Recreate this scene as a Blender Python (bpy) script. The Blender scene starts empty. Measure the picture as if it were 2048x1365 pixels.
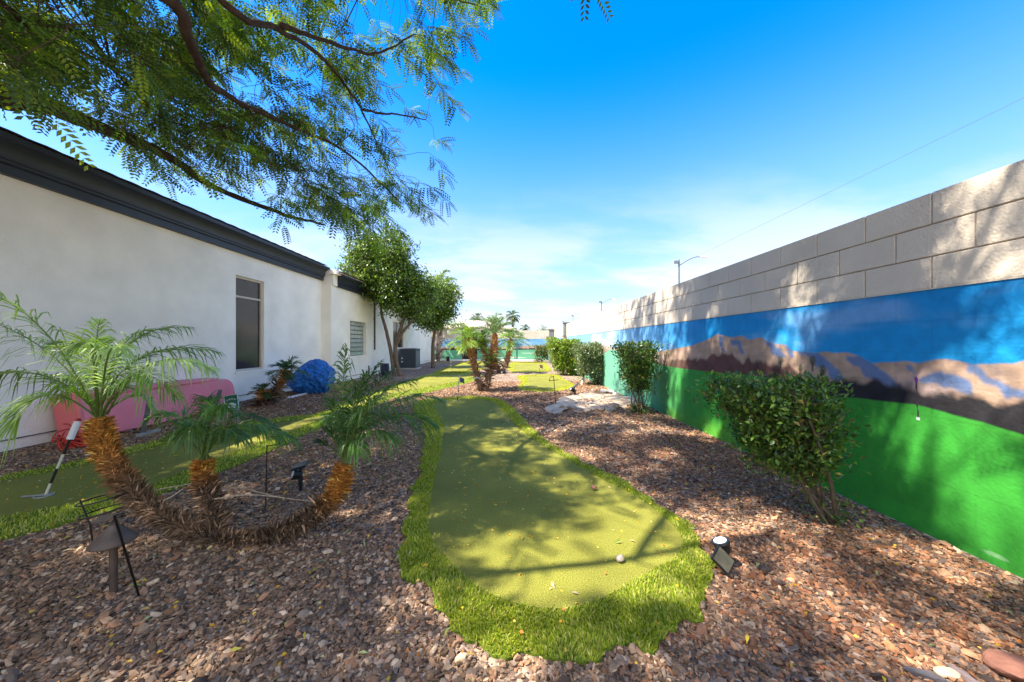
import bpy, math, random
import numpy as np
from mathutils import Vector

S = bpy.context.scene
COL = S.collection
R = math.radians
F, CX, CY, EYE = 682.7, 1023.0, 688.0, 1.22      # camera constants measured from the photograph


def G(px, py, z=0.0):
    """world point on the ground seen at a pixel of the photograph"""
    Y = (EYE - z) * F / (py - CY)
    return np.array([(px - CX) * Y / F, Y, z])


def P(px, py, Y):
    """world point at distance Y seen at a pixel of the photograph"""
    return np.array([(px - CX) * Y / F, Y, EYE - (py - CY) * Y / F])


# ------------------------------------------------------------------ materials
def new_mat(name):
    m = bpy.data.materials.new(name)
    m.use_nodes = True
    nt = m.node_tree
    return m, nt, nt.nodes['Principled BSDF'], nt.nodes, nt.links


def c4(c):
    return (c[0], c[1], c[2], 1.0)


def plain(name, col, rough=0.6, metal=0.0, var=0.12, scale=8.0, bump=0.0, bscale=40.0, col2=None, spec=0.5):
    """principled material with a noise variation of the base colour and optional bump"""
    m, nt, b, N, L = new_mat(name)
    tc = N.new('ShaderNodeTexCoord')
    nz = N.new('ShaderNodeTexNoise')
    nz.inputs['Scale'].default_value = scale
    nz.inputs['Detail'].default_value = 6
    L.new(tc.outputs['Object'], nz.inputs['Vector'])
    rp = N.new('ShaderNodeValToRGB')
    lo = col2 if col2 else tuple(max(0, x * (1 - var)) for x in col)
    hi = col if col2 else tuple(min(1, x * (1 + var)) for x in col)
    rp.color_ramp.elements[0].position = 0.33
    rp.color_ramp.elements[1].position = 0.67
    rp.color_ramp.elements[0].color = c4(lo)
    rp.color_ramp.elements[1].color = c4(hi)
    L.new(nz.outputs['Fac'], rp.inputs['Fac'])
    L.new(rp.outputs['Color'], b.inputs['Base Color'])
    b.inputs['Roughness'].default_value = rough
    b.inputs['Metallic'].default_value = metal
    b.inputs['Specular IOR Level'].default_value = spec
    if bump:
        n2 = N.new('ShaderNodeTexNoise')
        n2.inputs['Scale'].default_value = bscale
        n2.inputs['Detail'].default_value = 5
        L.new(tc.outputs['Object'], n2.inputs['Vector'])
        bp = N.new('ShaderNodeBump')
        bp.inputs['Strength'].default_value = bump
        bp.inputs['Distance'].default_value = 0.02
        L.new(n2.outputs['Fac'], bp.inputs['Height'])
        L.new(bp.outputs['Normal'], b.inputs['Normal'])
    return m


def attr_mat(name, rough=0.7, transl=0.0, spec=0.3, bump=0.0, bscale=60.0, noise=0.0, nscale=30.0):
    """colour read from the mesh's own colour attribute (paint, leaf and stone colours)"""
    m, nt, b, N, L = new_mat(name)
    at = N.new('ShaderNodeAttribute')
    at.attribute_name = 'Col'
    src = at.outputs['Color']
    tc = N.new('ShaderNodeTexCoord')
    if noise:
        nz = N.new('ShaderNodeTexNoise')
        nz.inputs['Scale'].default_value = nscale
        nz.inputs['Detail'].default_value = 5
        L.new(tc.outputs['Object'], nz.inputs['Vector'])
        mr = N.new('ShaderNodeMapRange')
        mr.inputs['From Min'].default_value = 0.3
        mr.inputs['From Max'].default_value = 0.7
        mr.inputs['To Min'].default_value = 1 - noise
        mr.inputs['To Max'].default_value = 1 + noise
        L.new(nz.outputs['Fac'], mr.inputs['Value'])
        mx = N.new('ShaderNodeVectorMath')
        mx.operation = 'SCALE'
        L.new(src, mx.inputs[0])
        L.new(mr.outputs['Result'], mx.inputs['Scale'])
        src = mx.outputs['Vector']
    L.new(src, b.inputs['Base Color'])
    b.inputs['Roughness'].default_value = rough
    b.inputs['Specular IOR Level'].default_value = spec
    if bump:
        n2 = N.new('ShaderNodeTexNoise')
        n2.inputs['Scale'].default_value = bscale
        n2.inputs['Detail'].default_value = 4
        L.new(tc.outputs['Object'], n2.inputs['Vector'])
        bp = N.new('ShaderNodeBump')
        bp.inputs['Strength'].default_value = bump
        bp.inputs['Distance'].default_value = 0.01
        L.new(n2.outputs['Fac'], bp.inputs['Height'])
        L.new(bp.outputs['Normal'], b.inputs['Normal'])
    if transl:
        out = N['Material Output']
        t = N.new('ShaderNodeBsdfTranslucent')
        hs = N.new('ShaderNodeHueSaturation')
        hs.inputs['Hue'].default_value = 0.485
        hs.inputs['Saturation'].default_value = 1.1
        hs.inputs['Value'].default_value = 1.7
        L.new(src, hs.inputs['Color'])
        L.new(hs.outputs['Color'], t.inputs['Color'])
        ms = N.new('ShaderNodeMixShader')
        ms.inputs['Fac'].default_value = transl
        L.new(b.outputs['BSDF'], ms.inputs[1])
        L.new(t.outputs['BSDF'], ms.inputs[2])
        L.new(ms.outputs['Shader'], out.inputs['Surface'])
    return m


# ------------------------------------------------------------------ mesh builder
def vnoise(x, y, seed=0):
    """smooth lattice noise 0..1"""
    xi = np.floor(x).astype(np.int64)
    yi = np.floor(y).astype(np.int64)
    fx = x - xi
    fy = y - yi
    fx = fx * fx * (3 - 2 * fx)
    fy = fy * fy * (3 - 2 * fy)

    def h(a, b):
        n = (a * 374761393 + b * 668265263 + seed * 982451653) & 0xFFFFFFFF
        n = ((n ^ (n >> 13)) * 1274126177) & 0xFFFFFFFF
        return ((n ^ (n >> 16)) & 0xFFFF) / 65535.0
    return ((h(xi, yi) * (1 - fx) + h(xi + 1, yi) * fx) * (1 - fy)
            + (h(xi, yi + 1) * (1 - fx) + h(xi + 1, yi + 1) * fx) * fy)


def fbm(x, y, seed=0, o=4):
    a, s, t = 0.5, 0.0, 0.0
    for k in range(o):
        s = s + a * vnoise(x, y, seed + k)
        t += a
        a *= 0.5
        x = x * 2.03 + 11.3
        y = y * 2.03 + 7.7
    return s / t


class MB:
    """collects geometry; build() links it as ONE mesh object"""

    def __init__(self):
        self.V, self.Fc, self.C, self.n = [], [], [], 0

    def add(self, v, f, col=None):
        v = np.asarray(v, dtype=np.float64).reshape(-1, 3)
        if isinstance(f, np.ndarray):
            self.Fc.append(f.astype(np.int64) + self.n)
        else:
            by = {}
            for q in f:
                by.setdefault(len(q), []).append(q)
            for q in by.values():
                self.Fc.append(np.array(q, dtype=np.int64) + self.n)
        self.V.append(v)
        if col is None:
            col = (1, 1, 1)
        c = np.ones((len(v), 4))
        c[:, :3] = np.asarray(col)
        self.C.append(c)
        self.n += len(v)
        return self

    def box(self, lo, hi, col=None):
        (a, b, c), (d, e, f) = lo, hi
        v = [(a, b, c), (d, b, c), (d, e, c), (a, e, c), (a, b, f), (d, b, f), (d, e, f), (a, e, f)]
        return self.add(v, [(0, 3, 2, 1), (4, 5, 6, 7), (0, 1, 5, 4), (1, 2, 6, 5), (2, 3, 7, 6), (3, 0, 4, 7)], col)

    def obox(self, p0, p1, w, h, col=None, up=(0, 0, 1)):
        """bar of section w x h from p0 to p1"""
        p0, p1 = np.array(p0, float), np.array(p1, float)
        d = p1 - p0
        d /= np.linalg.norm(d)
        u = np.array(up, float)
        s = np.cross(d, u)
        if np.linalg.norm(s) < 1e-4:
            s = np.cross(d, (1, 0, 0))
        s /= np.linalg.norm(s)
        u = np.cross(s, d)
        v = []
        for p in (p0, p1):
            for a, b in ((-1, -1), (1, -1), (1, 1), (-1, 1)):
                v.append(p + s * a * w / 2 + u * b * h / 2)
        return self.add(v, [(0, 1, 2, 3), (7, 6, 5, 4), (0, 4, 5, 1), (1, 5, 6, 2), (2, 6, 7, 3), (3, 7, 4, 0)], col)

    def tube(self, path, radii, n=8, col=None, jit=0.0, rng=None):
        path = np.asarray(path, float)
        m = len(path)
        radii = np.full(m, radii) if np.isscalar(radii) else np.asarray(radii, float)
        T = np.gradient(path, axis=0)
        T /= np.linalg.norm(T, axis=1)[:, None] + 1e-9
        ref = np.array([0.0, 0, 1]) if abs(T[0][2]) < 0.9 else np.array([1.0, 0, 0])
        s = np.cross(T[0], ref)
        s /= np.linalg.norm(s)
        V = []
        ang = np.arange(n) * 2 * math.pi / n
        for i in range(m):
            s = s - T[i] * np.dot(s, T[i])
            s /= np.linalg.norm(s) + 1e-9
            u = np.cross(T[i], s)
            r = np.full(n, radii[i])
            if jit and rng is not None:
                r = r * (1 + rng.uniform(-jit, jit, n))
            V.append(path[i] + (np.cos(ang) * r)[:, None] * s + (np.sin(ang) * r)[:, None] * u)
        V = np.concatenate(V)
        q = []
        for i in range(m - 1):
            for k in range(n):
                q.append((i * n + k, i * n + (k + 1) % n, (i + 1) * n + (k + 1) % n, (i + 1) * n + k))
        f = q + [tuple(range(n))[::-1], tuple((m - 1) * n + k for k in range(n))]
        return self.add(V, f, col)

    def lathe(self, prof, at=(0, 0, 0), n=20, col=None, tilt=None):
        """prof: list of (r, z) bottom to top"""
        V = []
        for r, z in prof:
            for k in range(n):
                a = 2 * math.pi * k / n
                V.append((r * math.cos(a), r * math.sin(a), z))
        V = np.array(V)
        if tilt is not None:
            V = V @ np.array(tilt.to_3x3()).T
        V = V + np.array(at)
        q = []
        for i in range(len(prof) - 1):
            for k in range(n):
                q.append((i * n + k, i * n + (k + 1) % n, (i + 1) * n + (k + 1) % n, (i + 1) * n + k))
        q += [tuple(range(n))[::-1], tuple((len(prof) - 1) * n + k for k in range(n))]
        return self.add(V, q, col)

    def prism(self, poly, axis, a, b, col=None):
        """poly in the plane normal to axis (2-D points), extruded from a to b along it"""
        def p3(p, t):
            return {'x': (t, p[0], p[1]), 'y': (p[0], t, p[1]), 'z': (p[0], p[1], t)}[axis]
        n = len(poly)
        v = [p3(p, a) for p in poly] + [p3(p, b) for p in poly]
        f = [tuple(range(n))[::-1], tuple(range(n, 2 * n))]
        f += [(i, (i + 1) % n, n + (i + 1) % n, n + i) for i in range(n)]
        return self.add(v, f, col)

    def build(self, name, mat, parent=None, smooth=False, bevel=0.0, origin=None):
        V = np.concatenate(self.V)
        Cc = np.concatenate(self.C)
        if parent is not None:
            V = V - np.array(parent.get('_o', (0, 0, 0)))
        elif origin is not None:
            V = V - np.array(origin)
        me = bpy.data.meshes.new(name)
        me.vertices.add(len(V))
        me.vertices.foreach_set('co', V.ravel())
        tot = np.concatenate([np.full(len(f), f.shape[1]) for f in self.Fc])
        loops = np.concatenate([f.ravel() for f in self.Fc])
        me.loops.add(len(loops))
        me.loops.foreach_set('vertex_index', loops.astype(np.int32))
        me.polygons.add(len(tot))
        st = np.concatenate([[0], np.cumsum(tot)[:-1]])
        me.polygons.foreach_set('loop_start', st.astype(np.int32))
        me.polygons.foreach_set('loop_total', tot.astype(np.int32))
        me.polygons.foreach_set('use_smooth', np.full(len(tot), smooth))
        me.update(calc_edges=True)
        at = me.color_attributes.new('Col', 'FLOAT_COLOR', 'POINT')
        at.data.foreach_set('color', Cc.ravel())
        me.materials.append(mat)
        o = bpy.data.objects.new(name, me)
        COL.objects.link(o)
        if parent is not None:
            o.parent = parent
            o['_o'] = list(parent.get('_o', (0, 0, 0)))
        elif origin is not None:
            o.location = origin
            o['_o'] = list(map(float, origin))
        if bevel:
            md = o.modifiers.new('bevel', 'BEVEL')
            md.width = bevel
            md.segments = 2
            md.limit_method = 'ANGLE'
        return o


def tag(o, label, cat, group=None, kind=None):
    o['label'] = label
    o['category'] = cat
    if group:
        o['group'] = group
    if kind:
        o['kind'] = kind
    return o


def thing(name, loc, label, cat, group=None):
    o = bpy.data.objects.new(name, None)
    o.location = [float(x) for x in loc]
    o['_o'] = [float(x) for x in loc]
    o.empty_display_size = 0.1
    COL.objects.link(o)
    return tag(o, label, cat, group)


def smooth_path(pts, n):
    """Catmull-Rom through 3-D points, n samples"""
    pts = np.asarray(pts, float)
    ext = np.vstack([2 * pts[0] - pts[1], pts, 2 * pts[-1] - pts[-2]])
    out = []
    k = len(pts) - 1
    for t in np.linspace(0, k - 1e-6, n):
        i = int(t)
        u = t - i
        p0, p1, p2, p3 = ext[i:i + 4]
        out.append(0.5 * (2 * p1 + (p2 - p0) * u + (2 * p0 - 5 * p1 + 4 * p2 - p3) * u * u + (3 * p1 - p0 - 3 * p2 + p3) * u ** 3))
    return np.array(out)


def closed_curve(pts, sub=8):
    pts = np.asarray(pts, float)
    n = len(pts)
    out = []
    for i in range(n):
        p0, p1, p2, p3 = pts[i - 1], pts[i], pts[(i + 1) % n], pts[(i + 2) % n]
        for k in range(sub):
            u = k / sub
            out.append(0.5 * (2 * p1 + (p2 - p0) * u + (2 * p0 - 5 * p1 + 4 * p2 - p3) * u * u + (3 * p1 - p0 - 3 * p2 + p3) * u ** 3))
    return np.array(out)


def inside(poly, x, y):
    r = np.zeros(len(x), bool)
    n = len(poly)
    j = n - 1
    for i in range(n):
        xi, yi = poly[i][0], poly[i][1]
        xj, yj = poly[j][0], poly[j][1]
        c = ((yi > y) != (yj > y)) & (x < (xj - xi) * (y - yi) / (yj - yi + 1e-12) + xi)
        r ^= c
        j = i
    return r


def unit(v):
    return v / (np.linalg.norm(v, axis=-1, keepdims=True) + 1e-9)


def pick(rng, n, cols, jit=0.15):
    cols = np.array(cols, float)
    c = cols[rng.integers(0, len(cols), n)]
    return np.clip(c * (1 + rng.normal(0, jit, (n, 1))), 0.003, 1)


def leaf_quads(mb, pos, d, nrm, size, aspect, cols, fold=0.12):
    """one folded diamond leaf per position"""
    d = unit(d)
    u = unit(np.cross(d, nrm))
    w = np.cross(u, d)
    s = size[:, None]
    v = np.stack([pos, pos + d * s * .45 + u * s * aspect * .5 + w * s * fold,
                  pos + d * s, pos + d * s * .45 - u * s * aspect * .5 + w * s * fold], 1).reshape(-1, 3)
    f = np.arange(len(pos) * 4).reshape(-1, 4)
    mb.add(v, f, np.repeat(cols, 4, axis=0))


def sphere_dirs(rng, n):
    return unit(rng.normal(0, 1, (n, 3)))
# ------------------------------------------------------------------ camera, sun, sky
cam = bpy.data.cameras.new('camera')
cam.sensor_width = 36
cam.lens = 36 * F / 2048
cam.shift_x = 1 / 2048
cam.shift_y = 5.5 / 2048
cam.clip_end = 2000
cam.clip_start = 0.05
co = bpy.data.objects.new('camera', cam)
co.location = (0, 0, EYE)
co.rotation_euler = (R(90), 0, 0)
COL.objects.link(co)
S.camera = co

SUN_K = (0.62, 0.20)                         # shadow shift (x, y) per metre of height
sun = bpy.data.lights.new('sun', 'SUN')
sun.energy = 4.3
sun.angle = R(0.55)
sun.color = (1.0, 0.91, 0.78)
so = bpy.data.objects.new('sun', sun)
so.rotation_euler = Vector((SUN_K[0], SUN_K[1], -1)).to_track_quat('-Z', 'Y').to_euler()
so.location = (-20, -6, 30)
COL.objects.link(so)
EL = math.atan(1 / math.hypot(*SUN_K))

W = bpy.data.worlds.new('World')
S.world = W
W.use_nodes = True
nt = W.node_tree
N, L = nt.nodes, nt.links
bg = N['Background']
sky = N.new('ShaderNodeTexSky')
sky.sky_type = 'NISHITA'
sky.sun_disc = False
sky.sun_elevation = EL
sky.sun_rotation = math.atan2(-SUN_K[0], -SUN_K[1])
sky.air_density = 1.0
sky.dust_density = 0.3
sky.ozone_density = 2.0
hs = N.new('ShaderNodeHueSaturation')
hs.inputs['Saturation'].default_value = 1.48
hs.inputs['Hue'].default_value = 0.511
L.new(sky.outputs['Color'], hs.inputs['Color'])
tc = N.new('ShaderNodeTexCoord')
sx = N.new('ShaderNodeSeparateXYZ')
L.new(tc.outputs['Generated'], sx.inputs[0])


def mth(op, a, b=None, clamp=False):
    n = N.new('ShaderNodeMath')
    n.operation = op
    n.use_clamp = clamp
    for i, v in enumerate((a, b)):
        if v is None:
            continue
        if isinstance(v, (int, float)):
            n.inputs[i].default_value = v
        else:
            L.new(v, n.inputs[i])
    return n.outputs[0]


# thin cloud bank: noise on a plane above, strongest low over the right-hand wall
zz = mth('ADD', mth('MAXIMUM', sx.outputs['Z'], 0.0), 0.22)
cb = N.new('ShaderNodeCombineXYZ')
L.new(mth('DIVIDE', sx.outputs['X'], zz), cb.inputs[0])
L.new(mth('DIVIDE', sx.outputs['Y'], zz), cb.inputs[1])
nz = N.new('ShaderNodeTexNoise')
nz.inputs['Scale'].default_value = 0.9
nz.inputs['Detail'].default_value = 7
nz.inputs['Roughness'].default_value = 0.55
mp = N.new('ShaderNodeMapping')
mp.inputs['Scale'].default_value = (0.8, 1.5, 1)
mp.inputs['Location'].default_value = (0.35, 0.2, 0)
L.new(cb.outputs[0], mp.inputs['Vector'])
L.new(mp.outputs[0], nz.inputs['Vector'])
band = N.new('ShaderNodeMapRange')
band.interpolation_type = 'SMOOTHSTEP'
band.inputs['From Min'].default_value = 0.46
band.inputs['From Max'].default_value = 0.10
L.new(sx.outputs['Z'], band.inputs['Value'])
cl = N.new('ShaderNodeMapRange')
cl.interpolation_type = 'SMOOTHSTEP'
cl.inputs['From Min'].default_value = 0.40
cl.inputs['From Max'].default_value = 0.57
L.new(nz.outputs['Fac'], cl.inputs['Value'])
# bright cloud field added behind the viewer, unseen, as neutral fill for the shade
back = N.new('ShaderNodeMapRange')
back.interpolation_type = 'SMOOTHSTEP'
back.inputs['From Min'].default_value = 0.05
back.inputs['From Max'].default_value = -0.45
L.new(sx.outputs['Y'], back.inputs['Value'])
low = N.new('ShaderNodeMapRange')          # pale haze toward the horizon
low.interpolation_type = 'SMOOTHSTEP'
low.inputs['From Min'].default_value = 0.64
low.inputs['From Max'].default_value = -0.05
L.new(sx.outputs['Z'], low.inputs['Value'])
hz = N.new('ShaderNodeMix')
hz.data_type = 'RGBA'
L.new(mth('MULTIPLY', low.outputs[0], 0.9, True), hz.inputs['Factor'])
L.new(hs.outputs['Color'], hz.inputs['A'])
hz.inputs['B'].default_value = (1.30, 1.60, 2.10, 1)
fr = N.new('ShaderNodeMix')
fr.data_type = 'RGBA'
L.new(mth('MULTIPLY', mth('MULTIPLY', cl.outputs[0], band.outputs[0]), 0.95, True), fr.inputs['Factor'])
L.new(hz.outputs['Result'], fr.inputs['A'])
fr.inputs['B'].default_value = (2.1, 2.22, 2.42, 1)
fac = mth('MULTIPLY', back.outputs[0], mth('ADD', mth('MULTIPLY', cl.outputs[0], 0.5), 0.25), True)
mixc = N.new('ShaderNodeMix')
mixc.data_type = 'RGBA'
L.new(fac, mixc.inputs['Factor'])
L.new(fr.outputs['Result'], mixc.inputs['A'])
mixc.inputs['B'].default_value = (4.5, 4.5, 4.5, 1)
L.new(mixc.outputs['Result'], bg.inputs['Color'])
bg.inputs['Strength'].default_value = 0.15

S.view_settings.view_transform = 'Standard'
S.view_settings.look = 'None'
S.view_settings.gamma = 1.0
S.view_settings.exposure = 1.78
S.cycles.max_bounces = 8
S.cycles.transparent_max_bounces = 8
S.cycles.use_adaptive_sampling = True
S.cycles.adaptive_threshold = 0.015
S.cycles.use_denoising = True

# ------------------------------------------------------------------ materials
M = {}
M['stucco'] = plain('stucco', (0.90, 0.83, 0.72), 0.9, var=0.075, scale=1.7, bump=0.4, bscale=60, spec=0.2)
M['trim_dark'] = plain('slate_trim', (0.022, 0.030, 0.042), 0.5, var=0.18, scale=3)
M['tile'] = plain('roof_tile', (0.33, 0.24, 0.19), 0.85, var=0.3, scale=5, bump=0.4, bscale=20)
M['beige'] = plain('beige_frame', (0.55, 0.47, 0.37), 0.6, var=0.06)
M['screen'] = plain('sun_screen', (0.045, 0.032, 0.027), 0.16, var=0.2, scale=3, spec=0.4)
M['block'] = plain('painted_block', (0.62, 0.545, 0.44), 0.92, var=0.07, scale=2.2, bump=0.3, bscale=70, spec=0.2)
M['mortar'] = plain('mortar', (0.46, 0.38, 0.29), 0.95, var=0.12, scale=9, bump=0.3, spec=0.1)
M['mural'] = attr_mat('mural_paint', 0.75, bump=0.3, bscale=55, noise=0.10, nscale=9, spec=0.25)
M['grey_post'] = plain('grey_stucco', (0.16, 0.18, 0.20), 0.8, var=0.1, bump=0.2)
M['stone'] = attr_mat('veneer_stone', 0.85, bump=0.5, bscale=40, noise=0.2, nscale=20)
M['pebble'] = attr_mat('crushed_stone', 0.9, noise=0.22, nscale=55, spec=0.25)
M['blade'] = attr_mat('turf_blade', 0.5, transl=0.3, spec=0.35)
M['leaf'] = attr_mat('leaf', 0.42, transl=0.38, spec=0.45)
M['feather'] = attr_mat('feathery_leaf', 0.45, transl=0.36, spec=0.4)
M['gloss_leaf'] = attr_mat('glossy_leaf', 0.33, transl=0.25, spec=0.5)
M['bark'] = attr_mat('bark', 0.9, bump=0.6, bscale=35, noise=0.3, nscale=18, spec=0.15)
M['fibre'] = attr_mat('palm_fibre', 0.9, noise=0.3, nscale=60, spec=0.1)
M['litter'] = attr_mat('leaf_litter', 0.6, transl=0.3)
M['black'] = plain('black_plastic', (0.012, 0.013, 0.015), 0.42, var=0.2)
M['wire'] = plain('black_wire', (0.012, 0.011, 0.010), 0.45, 0.3, var=0.2)
M['bronze'] = plain('bronze_metal', (0.105, 0.072, 0.05), 0.55, 0.25, var=0.25, scale=14, bump=0.05)
M['white'] = plain('white_plastic', (0.74, 0.73, 0.70), 0.45, var=0.05)
M['solar'] = plain('solar_cell', (0.03, 0.032, 0.04), 0.22, var=0.3, scale=25)
M['solar_dusty'] = plain('dusty_solar_cell', (0.13, 0.115, 0.075), 0.5, var=0.25, scale=25)
M['lens'] = plain('frosted_lens', (0.72, 0.78, 0.85), 0.2, var=0.05)
M['ac'] = plain('condenser_paint', (0.052, 0.066, 0.085), 0.5, 0.2, var=0.12)
M['ac_light'] = plain('condenser_louver', (0.22, 0.25, 0.28), 0.5, 0.2, var=0.12)
M['concrete'] = plain('concrete', (0.42, 0.40, 0.37), 0.9, var=0.1, bump=0.2)
M['tarp'] = plain('blue_mesh_tarp', (0.014, 0.20, 0.60), 0.38, var=0.5, scale=16, bump=1.0, bscale=42, col2=(0.004, 0.07, 0.30))
M['pink'] = plain('pink_plastic', (0.80, 0.20, 0.245), 0.5, var=0.10, scale=2.5, bump=0.08, bscale=5)
M['pink_lit'] = plain('lit_pink_plastic', (0.74, 0.16, 0.15), 0.45, var=0.08, scale=2)  # redder copy of the pink: light through the shell end put into colour
M['red'] = plain('red_cord', (0.55, 0.05, 0.03), 0.55, var=0.2)
M['strut'] = plain('grey_strut', (0.11, 0.10, 0.09), 0.5, 0.4, var=0.25, scale=9)
M['galv'] = plain('galvanised_steel', (0.36, 0.38, 0.38), 0.45, 0.5, var=0.15)
M['sign_green'] = plain('sign_green', (0.008, 0.10, 0.055), 0.4, var=0.1)
M['sign_pale'] = plain('sign_pale', (0.58, 0.68, 0.72), 0.5, var=0.1, scale=30)
M['gate'] = plain('dark_gate_steel', (0.028, 0.020, 0.017), 0.5, 0.3, var=0.2)
M['sand'] = plain('bunker_sand', (0.47, 0.365, 0.26), 0.95, var=0.16, scale=3.5, bump=0.6, bscale=14, spec=0.1)
M['rock'] = plain('rim_rock', (0.40, 0.29, 0.21), 0.9, var=0.3, scale=5, bump=0.6, bscale=18, spec=0.2)
M['lampgrey'] = plain('lamp_pole_steel', (0.17, 0.20, 0.22), 0.5, 0.5, var=0.08)
M['roofA'] = plain('tan_roof', (0.40, 0.32, 0.27), 0.9, var=0.15, scale=2, bump=0.4, bscale=6)
M['roofB'] = plain('red_roof', (0.38, 0.17, 0.12), 0.9, var=0.15, scale=2, bump=0.4, bscale=6)
M['flagcloth'] = attr_mat('flag_cloth', 0.8, transl=0.25)
M['paint'] = attr_mat('painted_stripes', 0.5)
M['glassblock'], _n, _b, _N, _L = new_mat('glass_block')
_b.inputs['Base Color'].default_value = (0.42, 0.48, 0.44, 1)
_b.inputs['Roughness'].default_value = 0.12
_b.inputs['Transmission Weight'].default_value = 0.25
_nz = _N.new('ShaderNodeTexNoise')
_nz.inputs['Scale'].default_value = 14
_bp = _N.new('ShaderNodeBump')
_bp.inputs['Strength'].default_value = 0.6
_L.new(_nz.outputs['Fac'], _bp.inputs['Height'])
_L.new(_bp.outputs['Normal'], _b.inputs['Normal'])


def gravel_ground():
    m, nt, b, N, L = new_mat('gravel_bed')
    tc = N.new('ShaderNodeTexCoord')
    vo = N.new('ShaderNodeTexVoronoi')
    vo.inputs['Scale'].default_value = 30
    L.new(tc.outputs['Object'], vo.inputs['Vector'])
    hsv = N.new('ShaderNodeSeparateColor')
    L.new(vo.outputs['Color'], hsv.inputs['Color'])
    rp = N.new('ShaderNodeValToRGB')
    e = rp.color_ramp.elements
    e[0].color = (0.075, 0.05, 0.035, 1)
    e[1].color = (0.44, 0.325, 0.245, 1)
    k = e.new(0.5)
    k.color = (0.275, 0.195, 0.142, 1)
    L.new(hsv.outputs[0], rp.inputs['Fac'])
    nz = N.new('ShaderNodeTexNoise')
    nz.inputs['Scale'].default_value = 0.7
    nz.inputs['Detail'].default_value = 5
    L.new(tc.outputs['Object'], nz.inputs['Vector'])
    mr = N.new('ShaderNodeMapRange')
    mr.inputs['From Min'].default_value = 0.3
    mr.inputs['From Max'].default_value = 0.7
    mr.inputs['To Min'].default_value = 0.82
    mr.inputs['To Max'].default_value = 1.12
    L.new(nz.outputs['Fac'], mr.inputs['Value'])
    vm = N.new('ShaderNodeVectorMath')
    vm.operation = 'SCALE'
    L.new(rp.outputs['Color'], vm.inputs[0])
    L.new(mr.outputs['Result'], vm.inputs['Scale'])
    L.new(vm.outputs['Vector'], b.inputs['Base Color'])
    bp = N.new('ShaderNodeBump')
    bp.inputs['Strength'].default_value = 1.0
    bp.inputs['Distance'].default_value = 0.025
    bp.invert = True
    L.new(vo.outputs['Distance'], bp.inputs['Height'])
    L.new(bp.outputs['Normal'], b.inputs['Normal'])
    b.inputs['Roughness'].default_value = 0.95
    b.inputs['Specular IOR Level'].default_value = 0.15
    return m


def turf_mat(name, a, c):
    m, nt, b, N, L = new_mat(name)
    tc = N.new('ShaderNodeTexCoord')
    nz = N.new('ShaderNodeTexNoise')
    nz.inputs['Scale'].default_value = 170
    nz.inputs['Detail'].default_value = 3
    L.new(tc.outputs['Object'], nz.inputs['Vector'])
    n2 = N.new('ShaderNodeTexNoise')
    n2.inputs['Scale'].default_value = 1.6
    n2.inputs['Detail'].default_value = 4
    L.new(tc.outputs['Object'], n2.inputs['Vector'])
    rp = N.new('ShaderNodeValToRGB')
    rp.color_ramp.elements[0].position = 0.32
    rp.color_ramp.elements[1].position = 0.66
    rp.color_ramp.elements[0].color = c4(a)
    rp.color_ramp.elements[1].color = c4(c)
    L.new(nz.outputs['Fac'], rp.inputs['Fac'])
    mr = N.new('ShaderNodeMapRange')
    mr.inputs['From Min'].default_value = 0.3
    mr.inputs['From Max'].default_value = 0.7
    mr.inputs['To Min'].default_value = 0.80
    mr.inputs['To Max'].default_value = 1.16
    L.new(n2.outputs['Fac'], mr.inputs['Value'])
    vm = N.new('ShaderNodeVectorMath')
    vm.operation = 'SCALE'
    L.new(rp.outputs['Color'], vm.inputs[0])
    L.new(mr.outputs['Result'], vm.inputs['Scale'])
    L.new(vm.outputs['Vector'], b.inputs['Base Color'])
    bp = N.new('ShaderNodeBump')
    bp.inputs['Strength'].default_value = 0.7
    bp.inputs['Distance'].default_value = 0.006
    L.new(nz.outputs['Fac'], bp.inputs['Height'])
    L.new(bp.outputs['Normal'], b.inputs['Normal'])
    b.inputs['Roughness'].default_value = 0.85
    b.inputs['Specular IOR Level'].default_value = 0.2
    return m


M['gravel'] = gravel_ground()
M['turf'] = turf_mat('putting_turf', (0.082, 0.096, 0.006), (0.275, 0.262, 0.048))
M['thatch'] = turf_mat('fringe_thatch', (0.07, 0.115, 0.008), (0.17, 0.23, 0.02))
M['thatch_far'] = turf_mat('yellow_fringe_thatch', (0.16, 0.175, 0.004), (0.26, 0.265, 0.012))  # yellower fringe for the small far greens

# ------------------------------------------------------------------ ground, greens, bunker
mb = MB()
mb.box((-300, -60, -0.5), (300, 500, 0.0))
g = mb.build('ground', M['gravel'])
tag(g, 'reddish brown crushed gravel ground of the side yard', 'ground', kind='structure')

GREENS = []      # (outer, inner) ground polygons


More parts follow.
